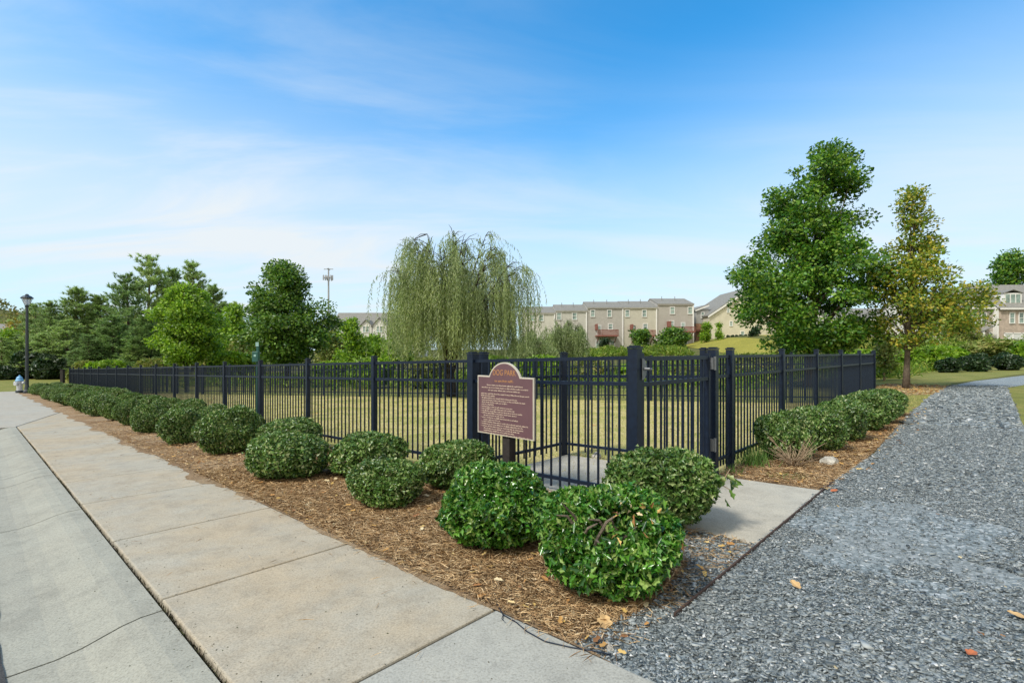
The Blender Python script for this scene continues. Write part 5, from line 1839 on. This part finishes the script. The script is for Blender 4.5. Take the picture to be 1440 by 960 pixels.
for (xl, xr, yt, yb, nw, dpt) in ((1382, 1391, 416, 429, 1, 1.3), (1419, 1444, 411, 428, 3, .8)):
    xa, xb = ax(xl, BD), ax(xr, BD); z1_, z0_ = az(yt, BD), az(yb, BD)
    mb = MB(o_); mb.bb(xa, xb, BD + dpt, BD + 4.5, z0_, z1_); dm = mb.build('dormer', M['white'], root)
    mb = MB(o_); gable_roof(mb, xa, xb, BD + dpt, BD + 5.2, z1_, z1_ + (xb - xa) * .17, .15, .1, 'y'); mb.build('dormer_roof', M['roof'], dm)
    mb = MB(o_)
    for i in range(nw):
        wq = (xb - xa - .3) / nw
        mb.bb(xa + .15 + i * wq + .1, xa + .15 + (i + 1) * wq - .1, BD + dpt - .03, BD + dpt - .003, z0_ + .35, z1_ - .22)
    mb.build('pane', M['glass'], dm)
for (px, y0, y1, w, yy) in ((1376, 440, 454, 5.5, BD + .6), (1388.5, 440, 454, 6, BD + .6), (1423, 440, 454, 6, BD), (1436, 440, 454, 6, BD), (1397.5, 467.5, 472, 3, BD + .6)):
    window(root, ax(px, BD), (az(y0, BD) + az(y1, BD)) / 2, w * BD / 713, (y1 - y0) * BD / 713, yy)
mb = MB(o_); ga, gb = ax(1412, BD), ax(1448, BD); mb.bb(ga, gb, BD - .05, BD - .003, zb, az(469, BD)); gd = mb.build('garage_door', M['door'], root)
mb = MB(o_)
for i in range(4):
    xx = ga + (gb - ga) * i / 3; mb.bb(xx - .1, xx + .1, BD - .10, BD - .052, zb, az(468, BD))
mb.bb(ga - .1, gb + .1, BD - .10, BD - .052, az(469, BD), az(467.5, BD))
mb.build('garage_trim', M['white'], gd)
mb = MB(o_); pa, pb = ax(1376, BD), ax(1392, BD)
mb.prism([(pa, BD - .9, az(466, BD)), (pb, BD - .9, az(459, BD)), (pb, BD - .9, az(457.6, BD)), (pa, BD - .9, az(464.6, BD))], (0, 1.49, 0))
pr = mb.build('porch_roof', M['roof'], root)
mb = MB(o_); mb.bb(pa + .1, pa + .3, BD - .8, BD - .6, zb, az(466.2, BD)); mb.build('porch_post', M['white'], pr)
mb = MB(o_); mb.bb(ax(1384, BD), ax(1390, BD), BD + .52, BD + .597, zb, az(470, BD)); mb.build('door', M['doordark'], root)

# other houses glimpsed between the trees
def cottage(xl, xr, D, ridge, eave, base, mt, lab, wins, ax_='x', garage=None):
    x0, x1 = ax(xl, D), ax(xr, D); zb = az(base, D) - .4; ze, zr = az(eave, D), az(ridge, D)
    root = thing('house', lab, 'house', ((x0 + x1) / 2, D, zb), 0, 'distant houses between the trees')
    o_ = root.location
    mb = MB(o_); mb.bb(x0, x1, D, D + 10, zb, ze)
    if ax_ == 'x': mb.prism([(x0, D, ze), (x0, D + 5, zr - .1), (x0, D + 10, ze)], (x1 - x0, 0, 0))
    else: mb.prism([(x0, D, ze), (x1, D, ze), ((x0 + x1) / 2, D, zr - .1)], (0, 10, 0))
    mb.build('wall', M[mt], root)
    mb = MB(o_); gable_roof(mb, x0, x1, D, D + 10, ze, zr, .35, .2, ax_); mb.build('roof', M['roof'], root)
    mb = MB(o_); mb.bb(x0 - .2, x1 + .2, D - .42, D - .3, ze - .45, ze - .15); mb.build('fascia', M['white'], root)
    for (px, y0, y1, w) in wins:
        window(root, ax(px, D), (az(y0, D) + az(y1, D)) / 2, w * D / 713, (y1 - y0) * D / 713, D)
    if garage:
        mb = MB(o_); mb.bb(ax(garage[0], D), ax(garage[1], D), D - .06, D - .003, zb, az(garage[2], D)); mb.build('garage_door', M['door'], root)
    return root


cottage(1060, 1140, 112, 418, 436, 478, 'sid_white', 'pale house glimpsed through the left side of the big maple', [(1075, 444, 452, 4), (1095, 444, 452, 4)])
cottage(1170, 1262, 92, 432, 448, 486, 'sid_cream', 'cream house glimpsed between the two maples', [(1185, 455, 464, 5), (1205, 455, 464, 5), (1230, 455, 464, 5)], garage=(1195, 1225, 474))
cottage(1290, 1366, 86, 418, 438, 487, 'sid_white', 'pale house hidden behind the turning maple, left of the brick house', [(1310, 444, 456, 6), (1335, 444, 456, 6), (1355, 444, 456, 6)], garage=(1300, 1326, 472))
# pale gabled building behind the dark maple
D = 125.0
root = thing('gabled_building', 'long pale building with grey roof and gable dormers by the radio mast', 'building', (ax(505, D), D, -1.0))
o_ = root.location
x0, x1 = ax(464, D), ax(590, D); zb = -1.6; ze, zr = az(470, D), az(438, D)
mb = MB(o_); mb.bb(x0, x1, D, D + 14, zb, ze); mb.build('wall', M['sid_white'], root)
mb = MB(o_); gable_roof(mb, x0, x1, D, D + 14, ze, zr, .3, .2); mb.build('roof', M['roof'], root)
for (xl, xr, yp) in ((472, 492, 452), (508, 524, 450), (525, 545, 447), (552, 572, 449)):
    xa, xb = ax(xl, D), ax(xr, D); xm = (xa + xb) / 2
    mb = MB(o_); mb.bb(xa, xb, D - .8, D + 5, zb, az(458, D))
    mb.prism([(xa, D - .8, az(458, D)), (xb, D - .8, az(458, D)), (xm, D - .8, az(yp, D) - .1)], (0, 5.8, 0)); gb_ = mb.build('gable_bay', M['sid_white'], root)
    mb = MB(o_); gable_roof(mb, xa, xb, D - .8, D + 5, az(458, D), az(yp, D), .3, .15, 'y'); mb.build('bay_roof', M['roof'], gb_)
    for yy in (463, 478):
        for q_ in (-2.4, 2.4):
            window(root, xm + q_ * D / 713, az(yy, D), 3.2 * D / 713, 8 * D / 713, D - .8)
# roof peeping at far left
cottage(-40, 9, 120, 455, 466, 500, 'sid_cream', 'grey roofed house at the left edge behind the yellow tree', [(2, 470, 478, 4)])

# green wheelie bins
GBIN = 'green wheelie bins by the houses'
def bin_(px, D, lab):
    x = ax(px, D); root = thing('wheelie_bin', lab, 'bin', (x, D, az(486.5, D)), 0, GBIN)
    mb = MB(); mb.hexa([(-.27, -.3, .08), (.27, -.3, .08), (.27, .3, .08), (-.27, .3, .08), (-.36, -.4, 1.05), (.36, -.4, 1.05), (.36, .4, 1.05), (-.36, .4, 1.05)]); mb.build('body', M['bin'], root)
    mb = MB(); mb.box((0, 0, 1.10), (.8, .9, .08)); mb.build('lid', M['bin'], root)
    for sx in (-1, 1):
        mb = MB(); mb.tube([(sx * .26, .32, .11), (sx * .34, .32, .11)], .11, 10); mb.build('wheel', M['lampblack'], root)
bin_(1353, 66, 'green wheelie bin left of the tree trunk by the brick house')
bin_(1364.5, 66, 'green wheelie bin right of the tree trunk by the brick house')
bin_(1070, 84, 'green wheelie bin under the big maple beside the dark evergreen')

# wooded hill at the far left
xs = np.linspace(-560, -150, 30); ys = np.linspace(200, 420, 16)
XX, YY = np.meshgrid(xs, ys, indexing='ij')
ZZ = -2 + 38 * np.exp(-(((XX + 390) / 130) ** 2 + ((YY - 310) / 80) ** 2))
ii = np.arange(XX.size).reshape(XX.shape)
qq = np.stack([ii[:-1, :-1], ii[1:, :-1], ii[1:, 1:], ii[:-1, 1:]], -1).reshape(-1, 4)
o = link('hill', np_mesh('hill', np.stack([XX, YY, ZZ], -1).reshape(-1, 3), [qq]), M['ground']); o['kind'] = 'structure'
g = np.random.default_rng(77)
n = 520
x = g.uniform(-540, -170, n); y = g.uniform(205, 330, n)
z = -2 + 38 * np.exp(-(((x + 390) / 130) ** 2 + ((y - 310) / 80) ** 2))
ci = np.repeat(np.arange(n), 60); m = len(ci)
d = rdir(m, g); d[:, 2] = np.abs(d[:, 2])
P = np.stack([x, y, z], 1)[ci] + d * np.array((4.2, 4.2, 6.0)) * g.uniform(.75, 1.05, m)[:, None]
v, p = leaves(P, rdir(m, g), norm(d + .5 * rdir(m, g)), 1.5 * g.uniform(.6, 1.3, m), 1.2, T_SIMPLE)
tag(link('hill_forest', np_mesh('hill_forest', v, p), M['hillwood']), 'distant olive green wooded hillside at the far left', 'forest', kind='stuff')
# far tree belt behind the left trees
n = 150
x = g.uniform(-150, -20, n); y = g.uniform(105, 135, n) + np.abs(x) * .1
k = ~((x > -60) & (y < 142)); x, y = x[k], y[k]; n = len(x)
hs = g.uniform(7, 12, n)
ci = np.repeat(np.arange(n), 130); m = len(ci)
d = rdir(m, g)
P = np.stack([x, y, -1.5 + hs * .55], 1)[ci] + d * np.stack([np.full(n, 2.6), np.full(n, 2.6), hs * .5], 1)[ci] * (g.random(m) ** .35)[:, None]
v, p = leaves(P, rdir(m, g), norm(d + .6 * rdir(m, g)), .75 * g.uniform(.6, 1.3, m), .5, T_SIMPLE)
tag(link('tree_belt', np_mesh('tree_belt', v, p), M['scrub']), 'far belt of trees filling the gaps between the pines', 'forest', kind='stuff')
